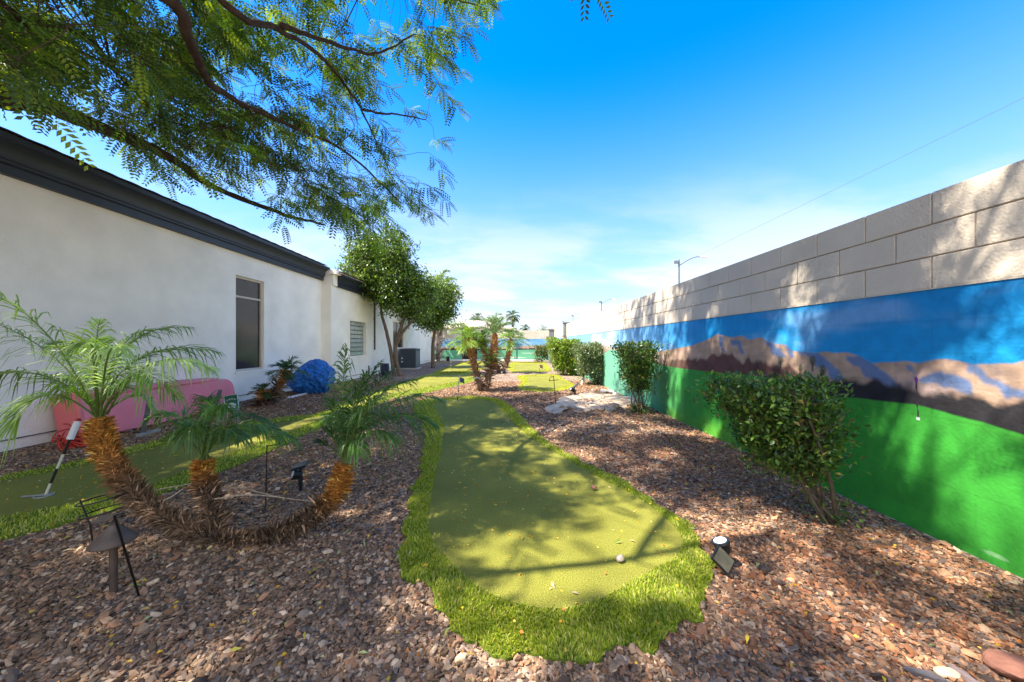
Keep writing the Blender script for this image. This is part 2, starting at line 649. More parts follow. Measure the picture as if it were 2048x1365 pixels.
def green(outer_px, inner_px, label, ground=False):
    o2 = closed_curve([G(*p)[:2] for p in outer_px], 7 if len(GREENS) else 22)
    if not GREENS:      # ragged cut edge
        dc = o2 - o2.mean(0)
        o2 = o2 + unit(dc) * ((fbm(o2[:, 0] * 9, o2[:, 1] * 9, 51, 3) - .5) * .16)[:, None]
    i2 = closed_curve([G(*p)[:2] for p in inner_px], 7)
    GREENS.append((o2, i2))
    mb = MB()
    n = len(o2)
    v = [(p[0], p[1], 0.012) for p in o2] + [(p[0], p[1], -0.05) for p in o2]
    mb.add(v, [tuple(range(n))] + [(i, n + i, n + (i + 1) % n, (i + 1) % n) for i in range(n)])
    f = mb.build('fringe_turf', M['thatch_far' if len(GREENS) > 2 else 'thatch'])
    tag(f, label.replace('putting green', 'green turf collar round the putting green'), 'turf', kind='structure')
    mb = MB()
    n = len(i2)
    v = [(p[0], p[1], 0.018) for p in i2] + [(p[0], p[1], 0.006) for p in i2]
    mb.add(v, [tuple(range(n))] + [(i, n + i, n + (i + 1) % n, (i + 1) % n) for i in range(n)])
    s = mb.build('putting_green', M['turf'])
    tag(s, label, 'putting green', kind='structure')


green([(905, 797), (960, 796), (1000, 802), (1030, 822), (1060, 855), (1100, 890), (1160, 925), (1235, 962), (1305, 1005),
       (1362, 1040), (1392, 1068), (1418, 1115), (1436, 1160), (1425, 1208), (1375, 1255), (1270, 1297), (1150, 1322),
       (1040, 1318), (980, 1300), (920, 1255), (868, 1195), (815, 1160), (806, 1120), (812, 1050), (822, 1000), (840, 940),
       (852, 885), (842, 845), (826, 815), (850, 802)],
      [(900, 801), (955, 800), (985, 806), (1008, 826), (1035, 855), (1072, 885), (1130, 920), (1200, 960), (1275, 1000),
       (1335, 1045), (1365, 1085), (1352, 1120), (1300, 1150), (1240, 1185), (1180, 1214), (1100, 1225), (1010, 1207),
       (945, 1175), (905, 1135), (872, 1100), (856, 1050), (862, 1000), (872, 945), (884, 890), (884, 845), (866, 812)],
      'long pear shaped putting green in the middle of the yard')
green([(-520, 1110), (-180, 1000), (0, 955), (150, 925), (330, 880), (480, 851), (560, 838), (640, 828), (690, 806), (740, 787),
       (800, 767), (855, 751), (905, 744), (962, 751), (950, 763), (900, 776), (850, 788), (800, 795), (740, 815), (690, 838),
       (640, 858), (520, 914), (400, 962), (280, 1007), (130, 1052), (0, 1085), (-180, 1140), (-560, 1290)],
      [(-500, 1130), (-180, 1020), (0, 968), (150, 938), (330, 893), (480, 861), (560, 847), (648, 833), (700, 812), (750, 792),
       (806, 771), (858, 755), (905, 749), (945, 753), (925, 762), (890, 769), (840, 779), (790, 789), (735, 807), (685, 827),
       (625, 848), (505, 894), (385, 940), (265, 985), (115, 1018), (0, 1040), (-180, 1100), (-540, 1240)],
      'narrow curving putting green running along the white house wall')
green([(866, 747), (900, 733), (940, 723), (975, 722), (985, 731), (960, 741), (915, 748)],
      [(884, 744), (908, 734), (940, 726), (966, 725), (968, 731), (948, 738), (912, 744)],
      'small putting green beyond the condenser unit at the house corner')
green([(1016, 731), (1030, 726), (1060, 725), (1088, 726), (1097, 734), (1103, 742), (1085, 744.5), (1045, 745), (1020, 743)],
      [(1028, 733), (1036, 729), (1060, 728), (1083, 728.5), (1088, 735), (1090, 741), (1075, 742.5), (1048, 743), (1030, 741)],
      'farther of the two putting greens behind the sand bunker')
green([(1035, 753), (1070, 750), (1112, 750), (1126, 758), (1150, 771), (1138, 779), (1100, 785), (1060, 784), (1036, 779), (1041, 765)],
      [(1056, 756), (1075, 753), (1108, 753), (1118, 759), (1138, 770), (1128, 775), (1098, 780), (1070, 778), (1046, 776), (1056, 766)],
      'nearer of the two putting greens behind the sand bunker')
mb = MB()
mb.box((-6.2, 21.9, -0.1), (2.4, 22.75, 0.012))
s = mb.build('fringe_turf', M['turf'])
tag(s, 'thin strip of yellowish turf in front of the far wall', 'turf', kind='structure')

BUNKER = closed_curve([G(*p)[:2] for p in [(1088, 818), (1112, 806), (1118, 797), (1150, 793), (1165, 788), (1208, 790), (1240, 791), (1255, 796), (1284, 800), (1270, 813),
                                           (1240, 817), (1222, 823), (1190, 820), (1160, 826), (1135, 821), (1112, 829)]], 6)
c = BUNKER.mean(0)
mb = MB()
rings = [1.0, 0.86, 0.68, 0.45, 0.2]
hz = [0.004, 0.045, 0.03, 0.012, 0.008]
rg = np.random.default_rng(5)
V = []
for r_, h_ in zip(rings, hz):
    p = c + (BUNKER - c) * r_
    V.append(np.column_stack([p, h_ + 0.03 * (fbm(p[:, 0] * 5, p[:, 1] * 5, 3) - .4) * (r_ < 1)]))
n = len(BUNKER)
V.append(np.array([[c[0], c[1], 0.01]]))
V = np.concatenate(V)
q = [(k * n + i, k * n + (i + 1) % n, (k + 1) * n + (i + 1) % n, (k + 1) * n + i) for k in range(4) for i in range(n)]
q += [(4 * n + i, 4 * n + (i + 1) % n, 5 * n) for i in range(n)]
mb.add(V, q)
s = mb.build('sand_bunker', M['sand'], smooth=True)
tag(s, 'pale sand bunker among the gravel beside the right wall', 'sand bunker', kind='structure')


def on_green(x, y):
    r = np.zeros(len(x), bool)
    for o2, i2 in GREENS:
        r |= inside(o2, x, y)
    return r


# loose stones: thousands of crushed flat shards lying on the bed
ico_v, ico_f = [], []
t = (1 + 5 ** .5) / 2
ico_v = unit(np.array([(-1, t, 0), (1, t, 0), (-1, -t, 0), (1, -t, 0), (0, -1, t), (0, 1, t), (0, -1, -t), (0, 1, -t),
                       (t, 0, -1), (t, 0, 1), (-t, 0, -1), (-t, 0, 1)], float))
ico_f = np.array([(0, 11, 5), (0, 5, 1), (0, 1, 7), (0, 7, 10), (0, 10, 11), (1, 5, 9), (5, 11, 4), (11, 10, 2), (10, 7, 6), (7, 1, 8),
                  (3, 9, 4), (3, 4, 2), (3, 2, 6), (3, 6, 8), (3, 8, 9), (4, 9, 5), (2, 4, 11), (6, 2, 10), (8, 6, 7), (9, 8, 1)])
oct_v = np.array([(1, 0, 0), (-1, 0, 0), (0, 1, 0), (0, -1, 0), (0, 0, 1), (0, 0, -1)], float)
oct_f = np.array([(0, 2, 4), (2, 1, 4), (1, 3, 4), (3, 0, 4), (2, 0, 5), (1, 2, 5), (3, 1, 5), (0, 3, 5)])


def shards(mb, rng, x, y, size, base_v, base_f, cols, lift=0.25):
    n = len(x)
    k = len(base_v)
    v = np.repeat(base_v[None], n, 0) * (1 + rng.uniform(-.42, .42, (n, k, 1)))
    v = v * np.stack([size, size * rng.uniform(.45, .85, n), size * rng.uniform(.28, .62, n)], 1)[:, None, :] * 0.5
    tx = rng.normal(0, .28, n)
    ty = rng.normal(0, .28, n)
    a = rng.uniform(0, 6.283, n)
    v[:, :, 2] += v[:, :, 0] * tx[:, None] + v[:, :, 1] * ty[:, None]
    ca, sa = np.cos(a)[:, None], np.sin(a)[:, None]
    X = v[:, :, 0] * ca - v[:, :, 1] * sa + x[:, None]
    Y = v[:, :, 0] * sa + v[:, :, 1] * ca + y[:, None]
    Z = v[:, :, 2] + (size * lift * rng.uniform(.3, 1.2, n))[:, None]
    f = (base_f[None] + (np.arange(n) * k)[:, None, None]).reshape(-1, 3)
    mb.add(np.stack([X, Y, Z], 2).reshape(-1, 3), f, np.repeat(cols, k, 0))


rng = np.random.default_rng(11)
STONES = [(0.267, 0.162, 0.096), (0.197, 0.122, 0.070), (0.336, 0.220, 0.137), (0.278, 0.145, 0.079), (0.133, 0.089, 0.060), (0.418, 0.296, 0.195), (0.232, 0.139, 0.084), (0.162, 0.116, 0.087)]
RED = [(0.313, 0.137, 0.063), (0.244, 0.100, 0.049), (0.394, 0.211, 0.116), (0.162, 0.084, 0.051), (0.302, 0.172, 0.099), (0.133, 0.093, 0.073)]


def scatter(y0, y1, n):
    y = np.sqrt(rng.uniform(y0 * y0, y1 * y1, n))
    x = rng.uniform(np.maximum(-1.75 * y - .3, -5.6), np.minimum(1.75 * y + .3, 2.62))
    bk = inside(BUNKER, x, y)
    og = on_green(x, y)
    spill = og & (rng.uniform(0, 1, n) < .015) & (fbm(x * 4, y * 4, 77, 2) > .5)
    for o2, i2 in GREENS:
        spill &= ~inside(i2, x, y)
    k = (~og | spill) & (~bk | (rng.uniform(0, 1, n) < .10) | (bk & (fbm(x * 3, y * 3, 8, 2) > .60)))
    return x[k], y[k]


mb = MB()
x, y = scatter(0.9, 2.2, 60000)
sz = np.clip(rng.lognormal(math.log(.0165), .42, len(x)), .008, .056)
w = np.clip((x - .4) / 1.0, 0, 1)[:, None]
cA, cB = pick(rng, len(x), STONES, .27), pick(rng, len(x), RED, .27)
cc = np.where(rng.uniform(0, 1, (len(x), 1)) < w * .85, cB, cA)
shards(mb, rng, x, y, sz, ico_v, ico_f, cc)
x, y = scatter(2.15, 4.6, 110000)
sz = np.clip(rng.lognormal(math.log(.0195), .38, len(x)), .009, .052)
w = np.clip((x - .2) / 1.4, 0, 1)[:, None]
cc = np.where(rng.uniform(0, 1, (len(x), 1)) < w * .6, pick(rng, len(x), RED, .27), pick(rng, len(x), STONES, .27))
shards(mb, rng, x, y, sz, oct_v, oct_f, cc)
x, y = scatter(4.5, 11, 72000)
sz = np.clip(rng.lognormal(math.log(.036), .34, len(x)), .018, .075)
cc = np.where(rng.uniform(0, 1, (len(x), 1)) < .25, pick(rng, len(x), RED, .16), pick(rng, len(x), STONES, .16))
shards(mb, rng, x, y, sz, oct_v, oct_f, cc)
o = mb.build('gravel', M['pebble'])
tag(o, 'loose crushed brown and red gravel spread between the greens', 'gravel', kind='stuff')

# fringe blades of artificial grass
mb = MB()
for gi, (o2, i2) in enumerate(GREENS):
    lo, hi = o2.min(0), o2.max(0)
    dens = [30000, 7000, 900, 900, 1800][gi]
    area = (hi - lo).prod()
    n = int(area * dens)
    n = min(n, 900000)
    x = rng.uniform(lo[0], hi[0], n)
    y = rng.uniform(lo[1], hi[1], n)
    keep = rng.uniform(0, 1, n) < np.clip((1.9 / np.maximum(y, 0.5)) ** 1.5, 0.05, 1)
    if gi == 1:
        keep &= (x > -1.75 * y - .4)
    x, y = x[keep], y[keep]
    k = inside(o2, x, y) & ~inside(i2, x, y)
    x, y = x[k], y[k]
    n = len(x)
    far = np.clip(y / 3.0, 1, 3)
    h = rng.uniform(.012, .028, n) * np.clip(far, 1, 1.5)
    wd = rng.uniform(.0022, .0040, n) * far
    a = rng.uniform(0, 6.283, n)
    lean = rng.uniform(.1, .75, n) * h
    la = vnoise(x * 3, y * 3, 9) * 9 + rng.normal(0, .9, n)
    p = np.column_stack([x, y, np.full(n, .010)])
    s = np.column_stack([np.cos(a) * wd, np.sin(a) * wd, np.zeros(n)])
    tip = p + np.column_stack([np.cos(la) * lean, np.sin(la) * lean, h])
    mid = p + np.column_stack([np.cos(la) * lean * .35, np.sin(la) * lean * .35, h * .6])
    v = np.stack([p - s, p + s, mid + s * .8, tip, mid - s * .8], 1).reshape(-1, 3)
    f = np.arange(n * 5).reshape(-1, 5)
    cc = pick(rng, n, [(.27, .35, .03), (.35, .41, .045), (.41, .45, .07), (.19, .27, .022), (.48, .47, .14)], .14)
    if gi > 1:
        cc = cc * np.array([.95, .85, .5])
    mb.add(v, f, np.repeat(cc, 5, 0))
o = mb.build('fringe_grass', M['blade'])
tag(o, 'bright green artificial grass blades fringing the putting greens', 'grass', kind='stuff')

# fallen leaves and yellow blossoms
mb = MB()
n = 2600
y = np.sqrt(rng.uniform(1.0, 7.5 ** 2, n)) * rng.uniform(.55, 1, n) + .3
y = np.clip(y, 1.15, 7.5)
x = rng.uniform(np.maximum(-1.6 * y, -5.5), np.minimum(1.6 * y, 2.6))
z = np.where(on_green(x, y), .03, .028) + rng.uniform(0, .012, n)
inn = np.zeros(n, bool)
for o2, i2 in GREENS:
    inn |= inside(i2, x, y)
z[inn] = .022
d = unit(np.column_stack([rng.normal(0, 1, (n, 2)), rng.normal(0, .25, n)]))
nr = unit(np.column_stack([rng.normal(0, .35, (n, 2)), np.ones(n)]))
small = rng.uniform(0, 1, n) < .8
sz = np.where(small, rng.uniform(.012, .024, n), rng.uniform(.03, .055, n))
cols = np.where(small[:, None], pick(rng, n, [(.72, .42, .02), (.65, .33, .02), (.75, .52, .08), (.6, .5, .2), (.55, .2, .03)], .12),
                pick(rng, n, [(.62, .55, .10), (.25, .33, .08), (.70, .50, .05), (.35, .40, .18), (.55, .45, .28)], .12))
leaf_quads(mb, np.column_stack([x, y, z]), d, nr, sz, np.where(small, .75, .3)[:, None], cols, .15)
o = mb.build('fallen_leaves', M['litter'])
tag(o, 'yellow blossoms and small leaves fallen on gravel and turf', 'fallen leaves', kind='stuff')
# ------------------------------------------------------------------ house on the left
XA, XB, YJ, YE = -5.75, -5.46, 10.33, 23.15
house = thing('house', (XA, 6, 0), 'long single storey white stucco house with dark cornice and brown window screens', 'house')


def wall_face(mb, x, y0, y1, z0, z1, openings, depth=0.16):
    """stucco face in the plane X=x with openings (y0,y1,z0,z1) and their reveals"""
    ys = sorted({y0, y1, *[o[0] for o in openings], *[o[1] for o in openings]})
    zs = sorted({z0, z1, *[o[2] for o in openings], *[o[3] for o in openings]})
    for a, b in zip(ys, ys[1:]):
        for c, d in zip(zs, zs[1:]):
            if any(o[0] <= a and b <= o[1] and o[2] <= c and d <= o[3] for o in openings):
                continue
            mb.add([(x, a, c), (x, b, c), (x, b, d), (x, a, d)], [(0, 1, 2, 3)])
    for a, b, c, d in openings:
        e = x - depth
        mb.add([(x, a, c), (x, b, c), (x, b, d), (x, a, d), (e, a, c), (e, b, c), (e, b, d), (e, a, d)],
               [(0, 4, 5, 1), (1, 5, 6, 2), (2, 6, 7, 3), (3, 7, 4, 0)])


W1 = (7.12, 7.93, 0.63, 2.66)
W2 = (11.50, 12.78, 0.80, 2.00)
W3 = (15.75, 17.30, 1.00, 2.25)
mb = MB()
wall_face(mb, XA, -3, YJ, 0.13, 3.16, [W1])
wall_face(mb, XB, YJ, YE, 0.13, 3.02, [W2, W3])
mb.add([(XA, YJ, .13), (XB, YJ, .13), (XB, YJ, 3.33), (XA, YJ, 3.33)], [(0, 1, 2, 3)])
mb.add([(XB, YE, .13), (XB - 6, YE, .13), (XB - 6, YE, 3.02), (XB, YE, 3.02)], [(0, 1, 2, 3)])
mb.box((-13, -3, 0.0), (XA - .17, YJ + .02, 3.4))
mb.box((-13, YJ + .03, 0.0), (XB - .17, YE - .01, 3.0))
mb.build('wall', M['stucco'], house)
mb = MB()      # foundation strip with a weep screed gap above it
mb.box((XA - .16, -3, -0.05), (XA - .006, YJ - .012, .118))
mb.box((XB - .16, YJ - .006, -0.05), (XB - .006, YE - .012, .118))
mb.build('foundation', M['stucco'], house)
mb = MB()
mb.box((XA - .1, -3, .119), (XA + .012, YJ - .012, .129))
mb.box((XB - .1, YJ - .010, .119), (XB + .012, YE, .129))
mb.build('weep_screed', M['strut'], house)


def cornice(x, z, y0, y1, s=1.0):
    pr = [(0, 0), (.07, 0), (.07, .105), (.10, .115), (.10, .15), (.118, .155)]
    for k in range(9):
        a = k / 8 * math.pi / 2
        pr.append((.118 + .135 * (1 - math.cos(a)), .155 + .17 * math.sin(a)))
    pr += [(.262, .33), (.262, .388), (0, .388)]
    mb = MB()
    mb.prism([(x + p[0] * s, z + p[1] * s) for p in pr], 'y', y0, y1)
    mb.build('cornice', M['trim_dark'], house)


cornice(XA, 3.13, -3, YJ + .004)
cornice(XB, 2.99, 10.62, YE + .05)
mb = MB()
mb.add([(XA - .02, YJ - .02, 3.33), (XB + .17, YJ - .02, 3.33), (XB + .17, 10.60, 3.33), (XA - .02, 10.60, 3.33),
        (XA - .02, YJ - .02, 3.46), (XB + .17, YJ - .02, 3.46), (XB + .17, 10.60, 3.46), (XA - .02, 10.60, 3.46)],
       [(0, 3, 2, 1), (4, 5, 6, 7), (0, 1, 5, 4), (1, 2, 6, 5), (2, 3, 7, 6), (3, 0, 4, 7)])
mb.box((XB - .1, 10.36, 3.0), (XB + .05, 10.61, 3.328))
mb.build('stucco_return', M['stucco'], house)


def tile_roof(y0, y1, xe, ze, slope, xr, name='roof'):
    """slab of barrel tiles: lapped rows and a scalloped eave"""
    mb = MB()
    nrow = 12
    ny = int((y1 - y0) / .075)
    ys = np.linspace(y0, y1, ny)
    wav = .010 * np.abs(np.sin(ys / .30 * math.pi))
    xs, zs = [], []
    for k in range(nrow):
        a, b = xe + (xr - xe) * k / nrow, xe + (xr - xe) * (k + 1) / nrow
        xs += [a, b]
        zs += [ze + (xe - a) * slope + .03, ze + (xe - b) * slope]
    V = np.array([[(xx, yy, zv + ww) for yy, ww in zip(ys, wav)] for xx, zv in zip(xs, zs)]).reshape(-1, 3)
    q = [(i * ny + j, i * ny + j + 1, (i + 1) * ny + j + 1, (i + 1) * ny + j) for i in range(len(xs) - 1) for j in range(ny - 1)]
    mb.add(V, q)
    mb.add([(xe, y0, ze), (xe, y1, ze), (xr, y1, ze + (xe - xr) * slope), (xr, y0, ze + (xe - xr) * slope),
            (xe, y0, ze - .03), (xe, y1, ze - .03), (xr, y1, ze - .03), (xr, y0, ze - .03)],
           [(4, 5, 6, 7), (0, 4, 7, 3), (1, 2, 6, 5), (0, 1, 5, 4), (2, 3, 7, 6)])
    mb.build(name, M['tile'], house)


tile_roof(-3, 10.3, XA + .255, 3.522, .27, -10.5)
tile_roof(10.45, YE + .15, XB + .27, 3.385, .24, -10.5)


def window(y0, y1, z0, z1, x, rails, mull=()):
    """beige frame set back in the opening, dark sun screens behind it"""
    mb = MB()
    e, t = x - .075, .05
    f0 = e + .035
    mb.box((e, y0, z0), (f0, y0 + t, z1))
    mb.box((e, y1 - t, z0), (f0, y1, z1))
    mb.box((e, y0 + t, z0), (f0, y1 - t, z0 + t))
    mb.box((e, y0 + t, z1 - t), (f0, y1 - t, z1))
    for r_ in rails:
        mb.box((e + .003, y0 + t, r_), (f0 - .003, y1 - t, r_ + .045))
    for m_ in mull:
        mb.box((e + .003, m_, z0 + t), (f0 - .003, m_ + .05, z1 - t))
    w = mb.build('window', M['beige'], house, bevel=.004)
    mb = MB()
    mb.box((x - .10, y0 + .01, z0 + .01), (x - .072, y1 - .01, z1 - .01))
    mb.build('sun_screen', M['screen'], w)
    mb = MB()
    mb.box((x - .12, y0 - .02, z0 - .035), (x + .018, y1 + .02, z0 - .002))
    mb.build('sill', M['stucco'], w)


window(*W1, XA, [2.20])
window(*W3, XB, [], [16.45])
# glass block window
mb = MB()
rows, cols = 8, 5
dy, dz = (W2[1] - W2[0]) / cols, (W2[3] - W2[2]) / rows
for i in range(cols):
    for k in range(rows):
        a, b = W2[0] + i * dy + .020, W2[0] + (i + 1) * dy - .020
        c, d = W2[2] + k * dz + .010, W2[2] + (k + 1) * dz - .010
        x0, x1 = XB - .09, XB - .068
        m_ = .012
        mb.add([(x0, a, c), (x0, b, c), (x0, b, d), (x0, a, d), (x1, a + m_, c + m_), (x1, b - m_, c + m_), (x1, b - m_, d - m_), (x1, a + m_, d - m_)],
               [(4, 5, 6, 7), (0, 1, 5, 4), (1, 2, 6, 5), (2, 3, 7, 6), (3, 0, 4, 7)])
w = mb.build('glass_block_window', M['glassblock'], house)
mb = MB()
mb.box((XB - .15, W2[0], W2[2]), (XB - .092, W2[1], W2[3]))
mb.build('mortar_grid', plain('dark_grout', (.10, .11, .085), .8), w)
mb = MB()      # raised trim round the opening, shallow arch on top
ya, yb, t = W2[0] - .09, W2[1] + .09, .09
mb.box((XB - .002, ya, W2[2] - .06), (XB + .02, W2[0], W2[3]))
mb.box((XB - .002, W2[1], W2[2] - .06), (XB + .02, yb, W2[3]))
arch = [(ya, W2[3]), (yb, W2[3])] + [(yb - (yb - ya) * k / 10, W2[3] + .06 + .07 * math.sin(math.pi * k / 10)) for k in range(11)]
mb.prism(arch, 'x', XB - .002, XB + .02)
mb.build('surround', M['stucco'], w)
mb = MB()
mb.tube([(XB + .035, 13.55, .98), (XB + .035, 13.55, 3.0)], .028, 10)
for z_ in (1.3, 2.2):
    mb.box((XB - .002, 13.50, z_), (XB + .045, 13.60, z_ + .03))
mb.build('downspout', M['bronze'], house)
mb = MB()
mb.box((XB - .002, 17.6, .13), (XB + .02, 17.66, 2.9))
mb.build('control_joint', M['stucco'], house)

# ------------------------------------------------------------------ right hand block wall with its mural
XW, YW0, YW1, ZT, CO = 2.657, -1.2, 24.5, 2.178, 0.203
ZM = ZT - 3 * CO
rw = thing('block_wall', (XW, 8, 0), 'long cream block wall with a mural of desert mountains and fairway', 'wall')
mb = MB()
mb.box((XW + .012, YW0, -.1), (XW + .2, YW1, ZT - .012))
mb.build('wall_core', M['mortar'], rw)


def courses(y_or_x0, y_or_x1, place, phase=2.16, rng=np.random.default_rng(2)):
    mb = MB()
    for r_ in range(3):
        z1 = ZT - r_ * CO
        z0 = z1 - CO
        off = phase + (.203 if r_ == 1 else 0)
        k0 = math.floor((y_or_x0 - off) / .406)
        k = k0
        while off + k * .406 < y_or_x1:
            a = max(off + k * .406 + .004, y_or_x0)
            b = min(off + (k + 1) * .406 - .004, y_or_x1)
            if b - a > .02:
                place(mb, a, b, z0 + .004, z1 - (.004 if r_ else 0), rng.uniform(-.0012, .0012))
            k += 1
    return mb


m_ = courses(YW0, YW1, lambda mb, a, b, c, d, j: mb.box((XW + j, a, c), (XW + .19, b, d)))
m_.build('block_courses', M['block'], rw, bevel=.004)


def wall_px(pts):
    """mural points read off the photograph as (distance along the wall, height)"""
    out = []
    for px, py in pts:
        Yw = F * XW / (px - CX)
        out.append((Yw, EYE - (py - CY) * Yw / F))
    return np.array(sorted(out))


RIDGE = wall_px([(2048, 722), (2023, 728), (1943, 728), (1899, 718), (1870, 719), (1833, 726), (1808, 723), (1742, 726), (1720, 713),
                 (1694, 705), (1665, 706), (1647, 703), (1629, 706), (1585, 702), (1570, 689), (1552, 688), (1537, 684), (1523, 675),
                 (1497, 679), (1483, 671), (1461, 675), (1435, 668), (1413, 680), (1384, 691), (1340, 699), (1311, 704), (1290, 703),
                 (1250, 699), (1225, 695), (1207, 690), (1180, 694), (1150, 692), (1110, 692)])
GTOP = wall_px([(2048, 870), (1957, 843), (1884, 823), (1833, 810), (1757, 801), (1702, 795), (1650, 792), (1548, 757), (1475, 748),
                (1439, 746), (1362, 737), (1322, 731), (1311, 724), (1290, 722), (1250, 707), (1222, 698), (1207, 708), (1195, 696), (1150, 701), (1110, 700)])
BTOP = wall_px([(2048, 797), (1994, 800), (1939, 792), (1884, 790), (1848, 792), (1811, 779), (1757, 766), (1702, 764), (1665, 764),
                (1629, 759), (1578, 741), (1519, 727), (1464, 714), (1410, 717), (1369, 720), (1322, 722), (1300, 717), (1250, 702), (1207, 698), (1150, 698), (1110, 697)])


def sstep(a, b, x):
    t = np.clip((x - a) / (b - a), 0, 1)
    return t * t * (3 - 2 * t)


def lerp(a, b, t):
    return np.asarray(a) * (1 - t[..., None]) + np.asarray(b) * t[..., None]


FOLDS = [[(1694, 705), (1720, 713), (1742, 728), (1771, 753), (1808, 772), (1800, 779), (1767, 772), (1738, 757), (1713, 735), (1694, 717)],
         [(1629, 706), (1640, 710), (1662, 731), (1680, 753), (1687, 763), (1665, 761), (1643, 739), (1621, 717), (1585, 704), (1599, 702)],
         [(1808, 723), (1826, 728), (1841, 742), (1833, 744), (1819, 735)],
         [(1899, 718), (1936, 728), (1957, 742), (1968, 761), (1994, 772), (2030, 783), (2048, 797), (2016, 794), (1987, 783), (1957, 772), (1936, 757), (1917, 746), (1917, 735)],
         [(1848, 753), (1870, 746), (1899, 757), (1928, 779), (1943, 794), (1914, 790), (1884, 775), (1859, 764)],
         [(1523, 675), (1537, 684), (1552, 690), (1570, 706), (1578, 717), (1563, 717), (1548, 706), (1534, 691)],
         [(1570, 690), (1585, 702), (1592, 717), (1585, 720)], [(1461, 676), (1472, 679), (1479, 691), (1490, 706), (1483, 710), (1472, 699)],
         [(1435, 668), (1446, 677), (1446, 695), (1453, 706), (1446, 706), (1441, 688)]]
FOLDS = [[(F * XW / (a - CX), EYE - (b - CY) * XW / (a - CX)) for a, b in f] for f in FOLDS]


def paint(u, z, far, ridge, gtop, btop, seed, folds=()):
    """the painted scene: sky, mountains, dark tree line and fairway. far = 0 deep colours .. 1 pale"""
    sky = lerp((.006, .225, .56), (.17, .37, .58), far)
    cl = sstep(.5, .75, fbm(u * 1.1, z * 3.5, seed)) * (.18 + .25 * far)
    sky = sky + (np.array((.62, .72, .80)) - sky) * cl[..., None]
    low = sstep(.5, .0, z - ridge)
    sky = sky * (1 + .25 * low[..., None] * np.array([1.5, .8, .3]))
    nz = fbm(u * 14, z * 14, seed + 5)
    # mountains: warm faces, blue folds descending to the right of each crest
    d = np.clip(ridge - z, 0, 2)
    us = u + d * 1.15 + (nz - .5) * .10
    r1 = np.interp(us + .05 * (1 + u * .25), RIDGE[:, 0], RIDGE[:, 1])
    r0 = np.interp(us - .05 * (1 + u * .25), RIDGE[:, 0], RIDGE[:, 1])
    blue = sstep(.002, .03, (r1 - r0) / (1 + u * .25)) * sstep(1.1, .25, d)
    if folds:
        wu = (u + (fbm(u * 9, z * 9, seed + 2) - .5) * .15).ravel()
        wz = (z + (fbm(u * 9 + 5, z * 9, seed + 4) - .5) * .09).ravel()
        fm = np.zeros(wu.shape, bool)
        for f in folds:
            fm |= inside(f, wu, wz)
        fm = fm.reshape(u.shape).astype(float)
        for k in range(6):
            fm[1:-1, 1:-1] = (fm[1:-1, 1:-1] * 2 + fm[:-2, 1:-1] + fm[2:, 1:-1] + fm[1:-1, :-2] + fm[1:-1, 2:]) / 6
        blue = np.maximum(fm, blue * .25 * sstep(4.2, 5.5, u))
    blue = np.clip(blue + .25 * sstep(.55, .75, fbm(u * 3 + d * 3, d * 4, seed + 9)), 0, 1)
    warm = lerp((.42, .285, .20), (.44, .31, .24), far) * (.70 + .6 * fbm(u * 8 + z * 6, z * 16, seed + 6))[..., None]
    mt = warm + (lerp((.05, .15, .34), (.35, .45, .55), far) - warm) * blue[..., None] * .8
    rg = sstep(-.006, .010, ridge - z + (nz - .5) * .012)
    c = sky + (mt - sky) * rg[..., None]
    # tree line
    bt = btop + (fbm(u * 6, u * 0 + 2.2, seed + 3) - .5) * .16 + (nz - .5) * .07
    side = sstep(2.4, 4.2, u)
    tr = lerp((.020, .019, .022), (.115, .052, .042), side) * (.6 + .8 * nz)[..., None]
    tr = tr + (np.array((.16, .22, .12)) - tr) * (sstep(5.0, 7.0, u) * .6)[..., None]
    tb = sstep(-.03, .035, bt - z)
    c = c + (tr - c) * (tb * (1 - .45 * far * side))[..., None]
    # fairway
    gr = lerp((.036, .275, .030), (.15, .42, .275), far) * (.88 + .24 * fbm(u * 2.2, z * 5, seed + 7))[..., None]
    yel = sstep(.5, .8, fbm(u * .9 + 3, z * 2.2, seed + 13)) * (1 - far)
    gr = gr + (np.array((.13, .36, .030)) - gr) * yel[..., None] * .75
    gm = sstep(-.004, .008, gtop - z + (nz - .5) * .006)
    c = c + (gr - c) * gm[..., None]
    return c


def blot(c, mask, col):
    return c + (np.array(col) - c) * mask[..., None]


us = np.exp(np.linspace(math.log(.9), math.log(YW1), 1500))
zs = np.linspace(-.03, ZM - .002, 270)
U, Z = np.meshgrid(us, zs)
ridge = np.interp(U, RIDGE[:, 0], RIDGE[:, 1])
gt = np.interp(U, GTOP[:, 0], GTOP[:, 1])
bt = np.interp(U, BTOP[:, 0], BTOP[:, 1])
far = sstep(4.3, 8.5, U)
Cw = paint(U, Z, far, ridge, gt, bt, 21, FOLDS)
for k in range(1, 8):      # block courses telling faintly through the paint
    Cw *= (1 - .10 * sstep(.007, .003, np.abs(Z - (ZM - k * CO))))[..., None]
    off = 2.16 + (.203 if k % 2 else 0)
    dd = np.abs((U - off + .203) % .406 - .203)
    Cw *= (1 - .08 * sstep(.008, .003, dd) * (Z > ZM - k * CO) * (Z < ZM - (k - 1) * CO))[..., None]


def at_px(px, py):
    return wall_px([(px, py)])[0]


